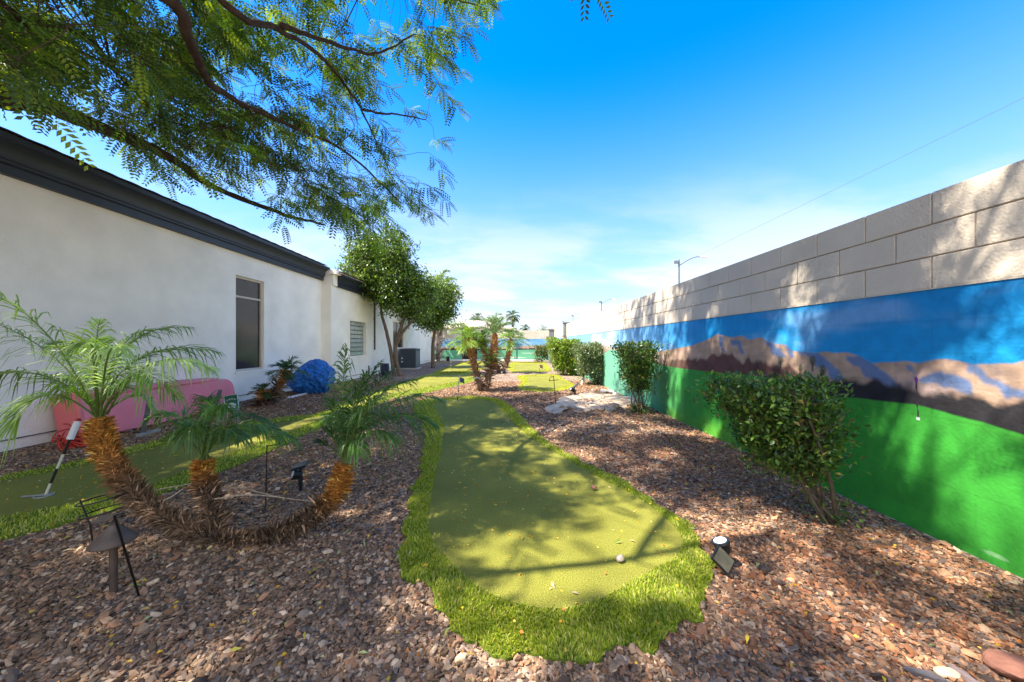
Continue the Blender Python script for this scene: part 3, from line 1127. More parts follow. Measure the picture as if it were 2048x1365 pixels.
# small painted palms on the slopes, a painted flag pin with its hole, pale bunkers far along
for px, py, h in [(1560, 722, .085), (1624, 722, .08), (1645, 740, .085), (1600, 737, .06)]:
    u0, z0 = at_px(px, py)
    cr = ((U - u0) / (h * .42)) ** 2 + ((Z - z0) / (h * .55)) ** 2 + (fbm(U * 60, Z * 60, 4) - .5) * 1.6
    Cw = blot(Cw, sstep(1.2, .6, cr) * .75, (.06, .08, .045))
    Cw = blot(Cw, (np.abs(U - u0) < .012) * (Z < z0) * (Z > z0 - h * 1.2) * .8, (.06, .045, .035))
u0, z0 = at_px(1835, 838)
u1, z1 = at_px(1831, 757)
lean = u0 + (u1 - u0) * np.clip((Z - z0) / (z1 - z0), 0, 1)
Cw = blot(Cw, (np.abs(U - lean) < .0045) * (Z > z0) * (Z < z1) * 1.0, (.03, .02, .03))
Cw = blot(Cw, sstep(1.2, .8, ((U - u1) / .012) ** 2 + ((Z - z1 + .01) / .022) ** 2 + (fbm(U * 90, Z * 90, 2) - .5)), (.13, .03, .22))
Cw = blot(Cw, sstep(1.3, .8, ((U - u0) / .010) ** 2 + ((Z - z0) / .010) ** 2), (.50, .56, .54))
u0, z0 = at_px(1990, 1112)
Cw = blot(Cw, sstep(1.3, .7, ((U - u0) / .05) ** 2 + ((Z - z0) / .012) ** 2) * .25, (.55, .65, .55))
mb = MB()
nr, nc = U.shape
ar = np.arange(nr * nc).reshape(nr, nc)
q = np.stack([ar[:-1, :-1], ar[1:, :-1], ar[1:, 1:], ar[:-1, 1:]], 2).reshape(-1, 4)
mb.add(np.stack([np.full(U.size, XW + .004), U.ravel(), Z.ravel()], 1), q, Cw.reshape(-1, 3))
mb.build('mural', M['mural'], rw)
mb = MB()
mb.box((XW - .003, YW0, ZM - .004), (XW + .02, YW1, ZM + .0035))
mb.build('mortar_ledge', M['block'], rw)

# far wall across the end of the yard
fw = thing('block_wall', (-1.7, YW1, 0), 'low cream block wall across the far end with mint green mural and gate', 'wall')
XF0, XF1 = -9.0, XW + .01
mb = MB()
GX0, GX1 = -3.56, -2.46
for a, b in ((XF0, GX0), (GX1, XF1)):
    mb.box((a, YW1 + .012, -.1), (b, YW1 + .2, ZT - .012))
mb.build('wall_core', M['mortar'], fw)
mb = MB()
for a, b in ((XF0, GX0), (GX1, XF1)):
    m_ = courses(a, b, lambda m, p, q_, c, d, j: m.box((p, YW1 + j, c), (q_, YW1 + .19, d)))
    for v_, f_ in zip(m_.V, m_.Fc):
        pass
    mb.V += m_.V
    mb.C += m_.C
    mb.Fc += [f_ + mb.n for f_ in m_.Fc]
    mb.n += m_.n
mb.build('block_courses', M['block'], fw)
for k, (a, b) in enumerate(((XF0, GX0), (GX1, XF1))):
    xs = np.linspace(a, b, 260)
    zs = np.linspace(-.03, ZM - .002, 90)
    U, Z = np.meshgrid(xs, zs)
    rl = .93 + .05 * np.sin(U * 1.3 + 1) + .05 * fbm(U * 2, U * 0, 31)
    gt = .78 + .03 * np.sin(U * .7)
    Cf = paint(U, Z, np.full(U.shape, .85), rl + .12 * sstep(-2, 2, U), gt, gt + .10, 40 + k)
    Cf = blot(Cf, sstep(1.2, .8, ((U + .3) / 1.4) ** 2 + ((Z - .22) / .05) ** 2) * .7, (.50, .62, .50))
    Cf = blot(Cf, sstep(1.2, .8, ((U - 1.3) / .6) ** 2 + ((Z - .55) / .03) ** 2) * .7, (.55, .66, .55))
    # cast shadow of an unseen palm, painted into the mural colour
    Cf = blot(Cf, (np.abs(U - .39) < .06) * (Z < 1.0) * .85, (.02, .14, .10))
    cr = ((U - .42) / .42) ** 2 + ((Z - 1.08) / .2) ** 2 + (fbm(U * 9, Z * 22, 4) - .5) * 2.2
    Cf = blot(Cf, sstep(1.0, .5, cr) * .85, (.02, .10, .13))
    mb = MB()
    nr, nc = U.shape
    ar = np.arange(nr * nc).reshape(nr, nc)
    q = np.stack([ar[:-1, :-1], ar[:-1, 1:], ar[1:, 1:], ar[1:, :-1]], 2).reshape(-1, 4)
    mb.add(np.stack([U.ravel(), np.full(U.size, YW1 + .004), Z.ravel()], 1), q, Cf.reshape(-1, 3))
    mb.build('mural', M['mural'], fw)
mb = MB()
mb.box((-6.0, YW1 - .25, -.05), (2.5, YW1 - .06, .10))
o = mb.build('concrete_curb', M['white'], bevel=.01)
tag(o, 'pale concrete curb running along the foot of the far wall', 'curb')

gate = thing('gate', ((GX0 + GX1) / 2, YW1 + .05, 0), 'dark brown metal gate standing in the far block wall', 'gate')
mb = MB()
for a in (GX0 + .005, GX1 - .055):
    mb.box((a, YW1 + .03, 0), (a + .05, YW1 + .08, 2.1))
for z_ in (.08, 1.0, 2.05):
    mb.box((GX0 + .055, YW1 + .033, z_), (GX1 - .055, YW1 + .077, z_ + .05))
mb.build('gate_frame', M['gate'], gate)
mb = MB()
for x_ in np.linspace(GX0 + .08, GX1 - .08, 13):
    mb.box((x_ - .009, YW1 + .045, .10), (x_ + .009, YW1 + .062, 2.06))
mb.build('gate_bars', M['gate'], gate)
mb = MB()
mb.box((GX0 + .06, YW1 + .085, .10), (GX1 - .06, YW1 + .092, 2.06))
mb.build('gate_screen', M['gate'], gate)

# two pilasters standing against the right wall
def pilaster(y, x0, top, label, stone=True):
    t = thing('pilaster', (XW - .1, y, 0), label, 'pillar', 'pilasters of the right wall')
    mb = MB()
    mb.box((x0, y, 1.62 if stone else 0), (XW + .22, y + .36, top - .05))
    mb.build('shaft', M['grey_post'], t, bevel=.008)
    mb = MB()
    mb.box((x0 - .03, y - .03, top - .05), (XW + .25, y + .39, top))
    mb.build('cap', M['grey_post'], t, bevel=.006)
    if stone:
        mb = MB()
        r_ = np.random.default_rng(8)
        z = 0.0
        while z < 1.6:
            h = r_.uniform(.07, .13)
            x = x0 - .05
            while x < XW + .25:
                w_ = r_.uniform(.10, .22)
                mb.box((x, y - .05 - r_.uniform(0, .02), z), (min(x + w_, XW + .25) - .008, y + .40, min(z + h, 1.62) - .008),
                       pick(r_, 1, [(.42, .25, .16), (.30, .15, .10), (.48, .36, .26), (.20, .13, .11)], .1)[0])
                x += w_
            z += h
        mb.build('stone_base', M['stone'], t)


pilaster(16.5, 2.54, 2.27, 'grey pilaster with reddish stone veneer base standing against the mural wall')
pilaster(21.1, 2.33, 2.13, 'plain grey pilaster at the far corner behind the clipped shrub', False)
# ------------------------------------------------------------------ plants
GREEN_PALM = [(.075, .17, .028), (.11, .22, .035), (.16, .29, .06), (.06, .13, .025)]


def frond(mb, rng, base, ctrl, tip, n=32, L=.24, wid=.011, cols=GREEN_PALM, bare=.16, droop=.35, spread=.9, stem=(.16, .22, .05), rad=.007):
    """feather frond: arching midrib with two ranks of narrow drooping leaflets"""
    base, ctrl, tip = (np.asarray(p, float) for p in (base, ctrl, tip))
    t = np.linspace(0, 1, 14)[:, None]
    path = (1 - t) ** 2 * base + 2 * t * (1 - t) * ctrl + t * t * tip
    mb.tube(path, np.linspace(rad, rad * .2, 14), 5, stem)
    tt = np.linspace(bare, .99, n) + rng.normal(0, .006, n)
    tt = np.clip(tt, 0, 1)
    p = (1 - tt[:, None]) ** 2 * base + 2 * (tt * (1 - tt))[:, None] * ctrl + (tt ** 2)[:, None] * tip
    T = unit(2 * (1 - tt)[:, None] * (ctrl - base) + 2 * tt[:, None] * (tip - ctrl))
    up = np.array([0, 0, 1.0])
    side = unit(np.cross(T, up) + rng.normal(0, .03, (n, 3)))
    nrm = np.cross(side, T)
    s = (tt - bare) / (1 - bare)
    ln = L * np.clip(np.sin(np.pi * np.clip(s * .86 + .12, 0, 1)) ** .7, .15, 1) * rng.uniform(.85, 1.1, n)
    c = pick(rng, 1, cols, .1)[0]
    for sg in (-1, 1):
        ang = spread * (1 - .55 * s) + rng.normal(0, .10, n)
        d = unit(T * np.cos(ang)[:, None] + side * sg * np.sin(ang)[:, None] + nrm * rng.normal(.25, .12, (n, 1)))
        l = ln[:, None]
        w = np.minimum(wid, l * .08) * np.ones_like(l)
        ws = unit(np.cross(d, nrm + rng.normal(0, .35, (n, 3)))) * w
        dr = droop * rng.uniform(.5, 1.5, (n, 1))
        m1 = p + d * l * .35 - up * l * dr * .10
        m2 = p + d * l * .7 - up * l * dr * .38
        e = p + d * l * .97 - up * l * dr * .85
        v = np.stack([p - ws * .4, p + ws * .4, m1 + ws, m1 - ws, m2 + ws * .8, m2 - ws * .8, e], 1).reshape(-1, 3)
        k = (np.arange(n) * 7)[:, None]
        cc = np.repeat(np.clip(c * (1 + rng.normal(0, .14, (n, 1))), .01, 1), 7, 0)
        f4 = np.concatenate([k + np.array([0, 1, 2, 3]), k + np.array([3, 2, 4, 5])])
        n0 = mb.n
        mb.add(v, f4, cc)
        mb.Fc.append((k + np.array([5, 4, 6])) + n0)


def palm_trunk(mb, rng, path, radii, n=60, top=(.40, .16, .03), low=(.125, .08, .048), nb=420, bl=.030, split=.45):
    """fibre covered stem with old leaf bases standing out from it"""
    path = smooth_path(path, n)
    radii = np.interp(np.linspace(0, 1, n), np.linspace(0, 1, len(radii)), radii)
    c = lerp(low, top, sstep(split - .15, split + .2, np.linspace(0, 1, n)))
    n0 = mb.n
    mb.tube(path, radii * .86, 12, None, .12, rng)
    mb.C[-1][:, :3] = np.repeat(c, 12, 0) * .7
    t = rng.uniform(0, 1, nb)
    i = np.clip((t * (n - 1)).astype(int), 0, n - 2)
    T = unit(path[i + 1] - path[i])
    rnd = sphere_dirs(rng, nb)
    s = unit(rnd - T * np.sum(rnd * T, 1, keepdims=True))
    r = radii[i][:, None]
    p = path[i] + s * r * .75
    d = unit(T * rng.uniform(-.1, 1.1, (nb, 1)) + s * rng.uniform(.1, .75, (nb, 1)) + np.cross(T, s) * rng.uniform(-1.3, 1.3, (nb, 1)) + rng.normal(0, .18, (nb, 3)))
    l = bl * rng.uniform(.5, 1.7, (nb, 1)) * (1 + .55 * (t < split) * rng.uniform(0, 1.3, nb))[:, None]
    w = unit(np.cross(d, s)) * l * rng.uniform(.03, .13, (nb, 1))
    curl = s * l * rng.uniform(.0, .35, (nb, 1))
    v = np.stack([p - w, p + w, p + d * l * .55 + w * .8 + curl * .3, p + d * l * .55 - w * .8 + curl * .3, p + d * l + curl], 1).reshape(-1, 3)
    k = (np.arange(nb) * 5)[:, None]
    cc = np.repeat(np.clip(c[i] * rng.uniform(.35, 1.6, (nb, 1)) * np.where(rng.uniform(0, 1, (nb, 1)) < .12, 2.8, 1), .01, .8), 5, 0)
    n0 = mb.n
    mb.add(v, k + np.array([0, 1, 2, 3]), cc)
    mb.Fc.append((k + np.array([3, 2, 4])) + n0)


def fan_crown(mb, rng, c, nfr, length, els=(-20, 80), **kw):
    """rosette of feather fronds round a growing point"""
    c = np.asarray(c, float)
    for k in range(nfr):
        az = k * 2.4 + rng.uniform(-.3, .3)
        el = R(els[1] + (els[0] - els[1]) * (k / (nfr - 1)) ** .8 + rng.uniform(-8, 8))
        l = length * rng.uniform(.8, 1.12)
        d = np.array([math.cos(az) * math.cos(el), math.sin(az) * math.cos(el), math.sin(el)])
        h = np.array([math.cos(az), math.sin(az), 0])
        ct = c + d * l * .55 + np.array([0, 0, l * .12])
        tp = c + d * l * .85 + h * l * .18 + np.array([0, 0, -l * .22])
        frond(mb, rng, c, ct, tp, **kw)


# ---- the three stemmed palm in the foreground
rng = np.random.default_rng(77)
b0 = G(432, 1082)
palm = thing('date_palm', b0, 'low three stemmed palm sprawling on gravel with orange fibrous trunks', 'palm')
stems = [
    ([P(440, 1085, 2.10), P(370, 1057, 2.13), P(300, 1015, 2.17), P(243, 955, 2.2), P(207, 890, 2.23), P(197, 838, 2.25)],
     [.026, .033, .042, .056, .070, .058], 5600),
    ([P(432, 1085, 2.13), P(428, 1032, 2.2), P(414, 985, 2.24), P(407, 945, 2.26), P(406, 922, 2.27)], [.044, .046, .042, .044, .036], 3000),
    ([P(445, 1085, 2.08), P(520, 1078, 2.08), P(600, 1047, 2.11), P(652, 1010, 2.14), P(677, 975, 2.16), P(688, 930, 2.18)],
     [.026, .030, .036, .042, .060, .036], 4400)]
for path, rad, nb in stems:
    mb = MB()
    palm_trunk(mb, rng, path, rad, nb=nb, split=.62)
    mb.build('trunk', M['fibre'], palm)
# dead dry stalks lying round the trunks
for pts in [[(415, 990, 2.25), (470, 975, 2.4), (560, 995, 2.45), (640, 1005, 2.4)], [(420, 1000, 2.2), (500, 990, 2.3), (600, 1000, 2.35)],
            [(290, 985, 2.2), (340, 975, 2.3), (400, 965, 2.35)], [(270, 1010, 2.15), (330, 1000, 2.2), (370, 975, 2.3)],
            [(650, 870, 2.9), (670, 850, 3.0), (690, 860, 2.9)]]:
    w = np.array([P(*q) for q in pts])
    w[:, 2] = np.maximum(w[:, 2], .03)
    mb = MB()
    mb.tube(smooth_path(w, 12), np.linspace(.006, .002, 12), 5, (.42, .33, .22))
    mb.build('dry_stalk', M['fibre'], palm)

# (control px, tip px, tip distance, leaflet length, leaflets)
crowns = [
    (P(200, 838, 2.25), [((120, 640), (-40, 575), 2.05, .26, 40), ((130, 690), (-30, 640), 2.5, .26, 38), ((90, 700), (-70, 765), 2.1, .28, 40), ((80, 735), (30, 850), 2.0, .25, 36),
                         ((215, 640), (385, 655), 2.5, .20, 40), ((240, 660), (440, 705), 2.3, .24, 44), ((290, 670), (425, 740), 2.1, .24, 42), ((230, 660), (300, 660), 2.7, .2, 34),
                         ((190, 650), (170, 690), 1.95, .24, 38), ((210, 660), (240, 700), 1.9, .22, 36), ((260, 690), (350, 790), 2.0, .22, 36), ((150, 690), (120, 800), 2.5, .2, 34),
                         ((170, 655), (100, 690), 2.6, .22, 34), ((230, 720), (310, 820), 2.45, .2, 30), ((185, 690), (200, 640), 2.2, .2, 30)],
     [(.17, .31, .05), (.23, .38, .08), (.13, .24, .035), (.28, .42, .13)]),
    (P(406, 918, 2.27), [((385, 800), (300, 835), 2.2, .18, 36), ((470, 800), (595, 885), 2.15, .20, 44), ((450, 790), (545, 850), 2.45, .19, 40), ((430, 780), (455, 820), 2.05, .18, 36),
                         ((400, 800), (370, 880), 2.0, .16, 32), ((470, 830), (560, 880), 2.6, .18, 36), ((420, 770), (410, 800), 2.5, .18, 34), ((380, 830), (340, 880), 2.5, .16, 30),
                         ((440, 820), (480, 880), 1.98, .17, 32), ((400, 790), (425, 815), 2.6, .16, 28)],
     [(.07, .17, .025), (.10, .21, .035), (.13, .26, .05), (.055, .12, .02)]),
    (P(690, 925, 2.19), [((680, 800), (692, 690), 2.3, .19, 44), ((720, 790), (790, 735), 2.7, .22, 44), ((760, 760), (885, 800), 2.3, .24, 50), ((740, 790), (872, 850), 2.15, .22, 46),
                         ((730, 770), (830, 760), 2.6, .22, 44), ((700, 800), (735, 745), 2.1, .2, 40), ((680, 820), (655, 800), 2.05, .17, 36), ((690, 810), (650, 840), 2.35, .17, 34),
                         ((730, 830), (790, 880), 2.05, .2, 38), ((715, 820), (760, 790), 2.0, .2, 40), ((720, 810), (840, 790), 2.9, .2, 40), ((700, 850), (720, 905), 2.0, .14, 28),
                         ((700, 790), (765, 720), 2.45, .2, 40)],
     [(.045, .115, .022), (.07, .15, .03), (.09, .19, .035), (.035, .09, .02)])]
for c, fr, cols in crowns:
    mb = MB()
    for ct, tp, Y, L_, n_ in fr:
        ctl = P(ct[0], ct[1], (c[1] + Y) / 2)
        frond(mb, rng, c + rng.normal(0, .012, 3), ctl, P(tp[0], tp[1], Y), int(n_ * 1.0), L_ * 1.08, .0046, cols, .22, .95, .80)
    for k in range(4):      # young leaflets and sheaths round the heart
        a = rng.uniform(0, 6.28)
        tip = c + np.array([math.cos(a) * .16, math.sin(a) * .16, rng.uniform(.10, .30)])
        frond(mb, rng, c, (c + tip) / 2 + (0, 0, .06), tip, 14, .12, .005, cols, .3, .3, .7)
    mb.build('crown', M['leaf'], palm)


def palm_clump(root, stems, seed, cols, L=.30, nf=16, length=.62, nl=26, wid=.0075, trunk_kw={}):
    r_ = np.random.default_rng(seed)
    for path, rad, ln, *ex in stems:
        mb = MB()
        palm_trunk(mb, r_, path, rad, n=40, nb=int(260 * len(path) / 3), bl=.09, **trunk_kw)
        mb.build('trunk', M['fibre'], root)
        mb = MB()
        fan_crown(mb, r_, path[-1], int(nf * (1 if ln > .3 else .6)), ln, *(ex[:1] or [(-20, 80)]), n=nl, L=L * ln / length, wid=wid, cols=ex[1] if len(ex) > 1 else cols, droop=.4)
        mb.build('crown', M['leaf'], root)


Y1 = 8.77
t = thing('date_palm', G(966, 783), 'clump of leaning palms rising from one base beside the small white lamp', 'palm')
palm_clump(t, [([P(963, 781, Y1), P(954, 750, Y1), P(945, 717, Y1 - .05), P(938, 692, Y1 - .1), P(936, 680, Y1 - .1)], [.08, .085, .09, .10, .07], .52, (-30, 70), [(.17, .29, .035), (.23, .36, .05), (.12, .22, .03)]),
               ([P(971, 782, Y1), P(978, 750, Y1), P(984, 725, Y1), P(988, 697, Y1), P(990, 668, Y1)], [.09, .09, .095, .11, .07], .70, (8, 86), [(.10, .17, .055), (.13, .20, .07), (.08, .14, .04)]),
               ([P(980, 745, Y1 + .1), P(972, 715, Y1 + .2), P(966, 692, Y1 + .3), P(966, 680, Y1 + .3)], [.06, .06, .06, .05], .40),
               ([P(982, 740, Y1 - .1), P(984, 728, Y1 - .15), P(985, 722, Y1 - .2)], [.05, .05, .04], .26)], 5,
           [(.10, .20, .03), (.15, .26, .05), (.08, .15, .035), (.2, .30, .08)], trunk_kw=dict(top=(.46, .22, .085), low=(.28, .18, .12), split=.4))
Y2 = 14.2
t = thing('date_palm', G(1008, 747), 'clump of two leaning palms standing behind the nearer palm clump', 'palm')
palm_clump(t, [([P(1004, 745, Y2), P(1012, 728, Y2), P(1017, 710, Y2), P(1020, 690, Y2), P(1021, 680, Y2)], [.11, .12, .12, .13, .09], .75),
               ([P(1000, 745, Y2), P(992, 733, Y2), P(985, 724, Y2)], [.09, .08, .05], .4)], 6,
           [(.11, .22, .03), (.16, .28, .05), (.08, .16, .03)], wid=.011, trunk_kw=dict(top=(.36, .17, .07), low=(.26, .17, .12), split=.4))
t = thing('date_palm', G(521, 813), 'small leaning palm with two tufts growing in front of the blue bundle', 'palm')
Y3 = 6.55
palm_clump(t, [([G(536, 806), P(548, 785, 6.7), P(565, 765, 6.7), P(571, 752, 6.65), P(573, 742, 6.65)], [.07, .06, .055, .055, .04], .36),
               ([G(520, 812), P(524, 795, Y3), P(528, 783, Y3)], [.05, .05, .035], .24)], 7,
           [(.05, .10, .03), (.08, .15, .04)], length=.36, L=.2, nf=11, trunk_kw=dict(top=(.34, .16, .05), low=(.15, .10, .07), split=.4))
# tall palm in front of the far wall
Y4 = 23.9
t = thing('fan_palm', (P(877, 722, Y4)[0], Y4, 0), 'tall slim palm with shaggy grey trunk by the far wall', 'palm')
r_ = np.random.default_rng(3)
mb = MB()
px_ = P(877, 722, Y4)[0]
palm_trunk(mb, r_, [(px_, Y4, 0), (px_ - .03, Y4, 1.5), (px_ + .02, Y4, 3), (px_, Y4, 4.6), (px_, Y4, 5.2)], [.16, .15, .2, .24, .2], n=50, nb=600, bl=.28,
           top=(.42, .33, .26), low=(.38, .30, .24))
mb.build('trunk', M['fibre'], t)
mb = MB()
fan_crown(mb, r_, (px_, Y4, 5.2), 22, 1.7, (-55, 75), n=26, L=.6, wid=.035, cols=[(.10, .17, .04), (.15, .22, .06)], droop=.7)
mb.build('crown', M['leaf'], t)


# ---- clipped shrubs along the mural wall
def shrub(name, label, base, c0, c1, z0, z1, hw_lo, hw_hi, hd, nleaf, size, cols, seed, nst=8, stemcol=(.16, .115, .075), xmax=2.62, group='clipped shrubs along the mural wall', low=None, transl_mat='gloss_leaf'):
    """flat topped crown widening upwards from a fan of bare stems. c0 / c1 = axis at z0 / z1"""
    r_ = np.random.default_rng(seed)
    t = thing(name, (base[0], base[1], 0), label, 'shrub', group)
    c0, c1, base = np.array(c0, float), np.array(c1, float), np.array(base, float)
    nc = max(60, nleaf // 22)
    s = r_.uniform(0, 1, nc) ** .75
    a = r_.uniform(0, 6.283, nc)
    rr = r_.uniform(.25, 1, nc) ** .5
    hw = hw_lo + (hw_hi - hw_lo) * s
    lump = .62 + .72 * vnoise(a * 2.2, s * 5, seed)
    cx = c0[0] + (c1[0] - c0[0]) * s + np.sign(np.cos(a)) * np.abs(np.cos(a)) ** .7 * rr * hw * lump
    cy = c0[1] + (c1[1] - c0[1]) * s + np.sign(np.sin(a)) * np.abs(np.sin(a)) ** .7 * rr * hd * (.6 + .4 * s) * lump
    cz = z0 + (z1 - z0) * s
    C = np.column_stack([cx, cy, cz])
    C[:, 0] = np.minimum(C[:, 0], xmax)
    mb = MB()
    anchors = []
    for k in range(nst):
        g = C[r_.integers(0, nc)]
        b = base + np.array([r_.normal(0, .05), r_.normal(0, .05), 0])
        m1 = b + (g - b) * .45 + np.array([r_.normal(0, .05), r_.normal(0, .05), .03])
        p = smooth_path([b, m1, g], 9)
        mb.tube(p, np.linspace(.0125, .005, 9) * r_.uniform(.6, 1.3), 6, np.array(stemcol) * r_.uniform(.7, 1.5))
        anchors.append(p[4:])
    A = np.concatenate(anchors)
    for g in C[::2]:
        j = A[np.argmin(np.sum((A - g) ** 2, 1))]
        mb.tube(smooth_path([j, (j + g) / 2 + r_.normal(0, .02, 3), g], 5), np.linspace(.005, .002, 5), 4, np.array(stemcol) * .8)
    mb.build('stems', M['bark'], t)
    per = nleaf // nc
    pos = np.repeat(C, per, 0) + r_.normal(0, 1, (nc * per, 3)) * np.array([.062, .062, .05]) * (size / .042) ** .6
    if low is not None:
        e = r_.normal(0, 1, (low, 3)) * np.array([.09, .09, .05]) + base + np.array([0, 0, .08])
        pos = np.concatenate([pos, e])
    k = (pos[:, 2] < z1 + .05) & (pos[:, 2] > .02)
    pos = pos[k]
    pos[:, 0] = np.minimum(pos[:, 0], xmax + .02)
    n = len(pos)
    ax = np.array([(c0[0] + c1[0]) / 2, (c0[1] + c1[1]) / 2, z0 - .1])
    d = unit(unit(pos - ax) * .8 + r_.normal(0, .7, (n, 3)))
    nr = unit(np.array([0, 0, 1.0]) + r_.normal(0, .55, (n, 3)))
    mb = MB()
    leaf_quads(mb, pos, d, nr, size * r_.uniform(.45, 1.45, n), .52, pick(r_, n, list(cols) * 4 + [(.24, .2, .05)], .22), .10)
    mb.build('crown', M[transl_mat], t)
    return t


DK = [(.05, .11, .018), (.08, .16, .022), (.13, .23, .032), (.038, .08, .015)]
LT = [(.12, .21, .022), (.18, .28, .03), (.24, .34, .05), (.09, .15, .02)]
MX = [(.10, .15, .05), (.16, .21, .09), (.22, .27, .13), (.06, .10, .03)]
shrub('shrub', 'big flat topped leafy shrub leaning toward the green, nearest of all shrubs', G(1655, 1040), (2.00, 2.42, 0), (1.80, 2.42, 0), .30, .95, .15, .38, .28, 11500, .036, DK, 1, 9, low=160)
shrub('shrub', 'upright shrub with bare lower stems standing behind the sand bunker', G(1278, 826), (2.24, 6.05, 0), (2.20, 6.05, 0), .36, 1.20, .14, .33, .32, 7000, .048, DK, 2, 9, low=320, xmax=2.6)
shrub('shrub', 'straggly grey green shrub between the mural and the white stake lamp', G(1192, 768), (2.30, 10.1, 0), (2.28, 10.1, 0), .12, 1.22, .30, .36, .4, 6500, .062, MX, 3, 6, low=300, xmax=2.58)
shrub('hedge_shrub', 'broad yellow green clipped hedge, largest in the far right row', G(1140, 750), (2.2, 13.4, 0), (2.08, 13.4, 0), .08, 1.33, .34, .60, .6, 15000, .075, LT, 4, 6, low=200, xmax=2.56)
shrub('hedge_shrub', 'dark rounded hedge with reddish tint against the far wall', (2.0, 22.6, 0), (2.05, 22.6, 0), (2.05, 22.6, 0), .05, 1.08, .40, .46, .4, 3200, .085,
      [(.09, .12, .03), (.16, .10, .03), (.07, .13, .03)], 5, 4, xmax=2.5)
shrub('hedge_shrub', 'small square clipped shrub in front of the plain grey pilaster', (2.36, 19.9, 0), (2.36, 19.9, 0), (2.36, 19.9, 0), .7, 1.55, .22, .25, .25, 2200, .075, LT, 6, 5, xmax=2.56)


# ---- broadleaf trees by the house
def leafy_tree(label, base, trunks, blobs, nclump, per, size, cols, seed, name='shade_tree', group=None, spread=.26, bark=(.15, .11, .082)):
    r_ = np.random.default_rng(seed)
    t = thing(name, base, label, 'tree', group)
    C = []
    wsum = sum(b[1][0] * b[1][1] * b[1][2] for b in blobs)
    for c, rad in blobs:
        k = int(nclump * rad[0] * rad[1] * rad[2] / wsum)
        d = sphere_dirs(r_, k)
        rr = r_.uniform(.35, 1.02, (k, 1)) ** .55
        lump = .62 + .74 * vnoise(d[:, :1] * 3 + c[0], d[:, 2:] * 3 + d[:, 1:2] * 2, seed)
        C.append(np.array(c) + d * rr * lump * np.array(rad))
    C = np.concatenate(C)
    mb = MB()
    A = []
    for path, r0, r1 in trunks:
        p = smooth_path(path, 24)
        mb.tube(p, np.linspace(r0, r1, 24), 10, np.array(bark), .08, r_)
        A.append(p[9:])
    A = np.concatenate(A)
    limbs = C[r_.choice(len(C), min(28, len(C)), False)]
    A2 = [A]
    for g in limbs:
        j = A[np.argmin(np.sum((A - g) ** 2, 1) + (A[:, 2] > g[2]) * 2)]
        p = smooth_path([j, (j + g) / 2 + r_.normal(0, .10, 3), g], 8)
        mb.tube(p, np.linspace(.035, .012, 8), 6, np.array(bark) * .9)
        A2.append(p)
    A2 = np.concatenate(A2)
    for g in C[::2]:
        j = A2[np.argmin(np.sum((A2 - g) ** 2, 1))]
        mb.tube([j, (j + g) / 2 + r_.normal(0, .03, 3), g], [.010, .007, .004], 4, np.array(bark) * .8)
    mb.build('trunk', M['bark'], t, smooth=True)
    pos = np.repeat(C, per, 0) + r_.normal(0, 1, (len(C) * per, 3)) * spread * np.array([.6, .6, .45])
    n = len(pos)
    cen = C.mean(0) - np.array([0, 0, .8])
    d = unit(unit(pos - cen) * .5 + r_.normal(0, .8, (n, 3)) + np.array([0, 0, -.35]))
    nr = unit(np.array([0, 0, 1.0]) + r_.normal(0, .6, (n, 3)))
    mb = MB()
    leaf_quads(mb, pos, d, nr, size * r_.uniform(.65, 1.3, n), .5, pick(r_, n, cols, .18), .10)
    mb.build('crown', M['gloss_leaf'], t)
    return t


TY = 12.9
tb = G(786, 753)
TREE = [(.055, .11, .018), (.085, .16, .022), (.13, .22, .03), (.04, .075, .015), (.19, .28, .04)]
leafy_tree('leafy dark green tree with two slim trunks beside the house wall', (tb[0], tb[1], 0),
           [([(tb[0] + .05, tb[1], -.05), P(782, 705, TY), P(772, 660, TY), P(763, 625, TY), P(757, 560, TY)], .075, .04),
            ([(tb[0] + .28, tb[1] + .1, -.05), P(793, 725, TY), P(791, 690, TY), P(802, 655, TY), P(815, 610, TY)], .09, .05),
            ([P(792, 690, TY), P(805, 665, TY), P(822, 645, TY), P(835, 620, TY)], .07, .04)],
           [(P(760, 545, TY), (1.25, 1.15, 1.05)), (P(775, 500, TY), (1.05, 1.0, .75)), (P(805, 585, TY), (1.1, 1.1, 1.05)),
            (P(835, 600, TY + .4), (.75, .9, .75)), (P(725, 565, TY), (.75, .8, .75)), (P(728, 505, TY), (.7, .8, .55))],
           760, 44, .105, TREE, 21)
leafy_tree('smaller leafy tree standing farther along, behind the two trunked tree', (P(868, 700, 17)[0], 17.2, 0),
           [([(P(866, 700, 17.2)[0], 17.2, -.05), P(866, 690, 17.2), P(872, 650, 17.2), P(880, 600, 17.2)], .10, .05)],
           [(P(878, 597, 17.2), (.85, .9, .95)), (P(866, 625, 17.2), (.9, .9, .75)), (P(896, 620, 17.2), (.42, .5, .6)), (P(850, 635, 17), (.8, .8, .5))],
           380, 42, .115, TREE, 22)


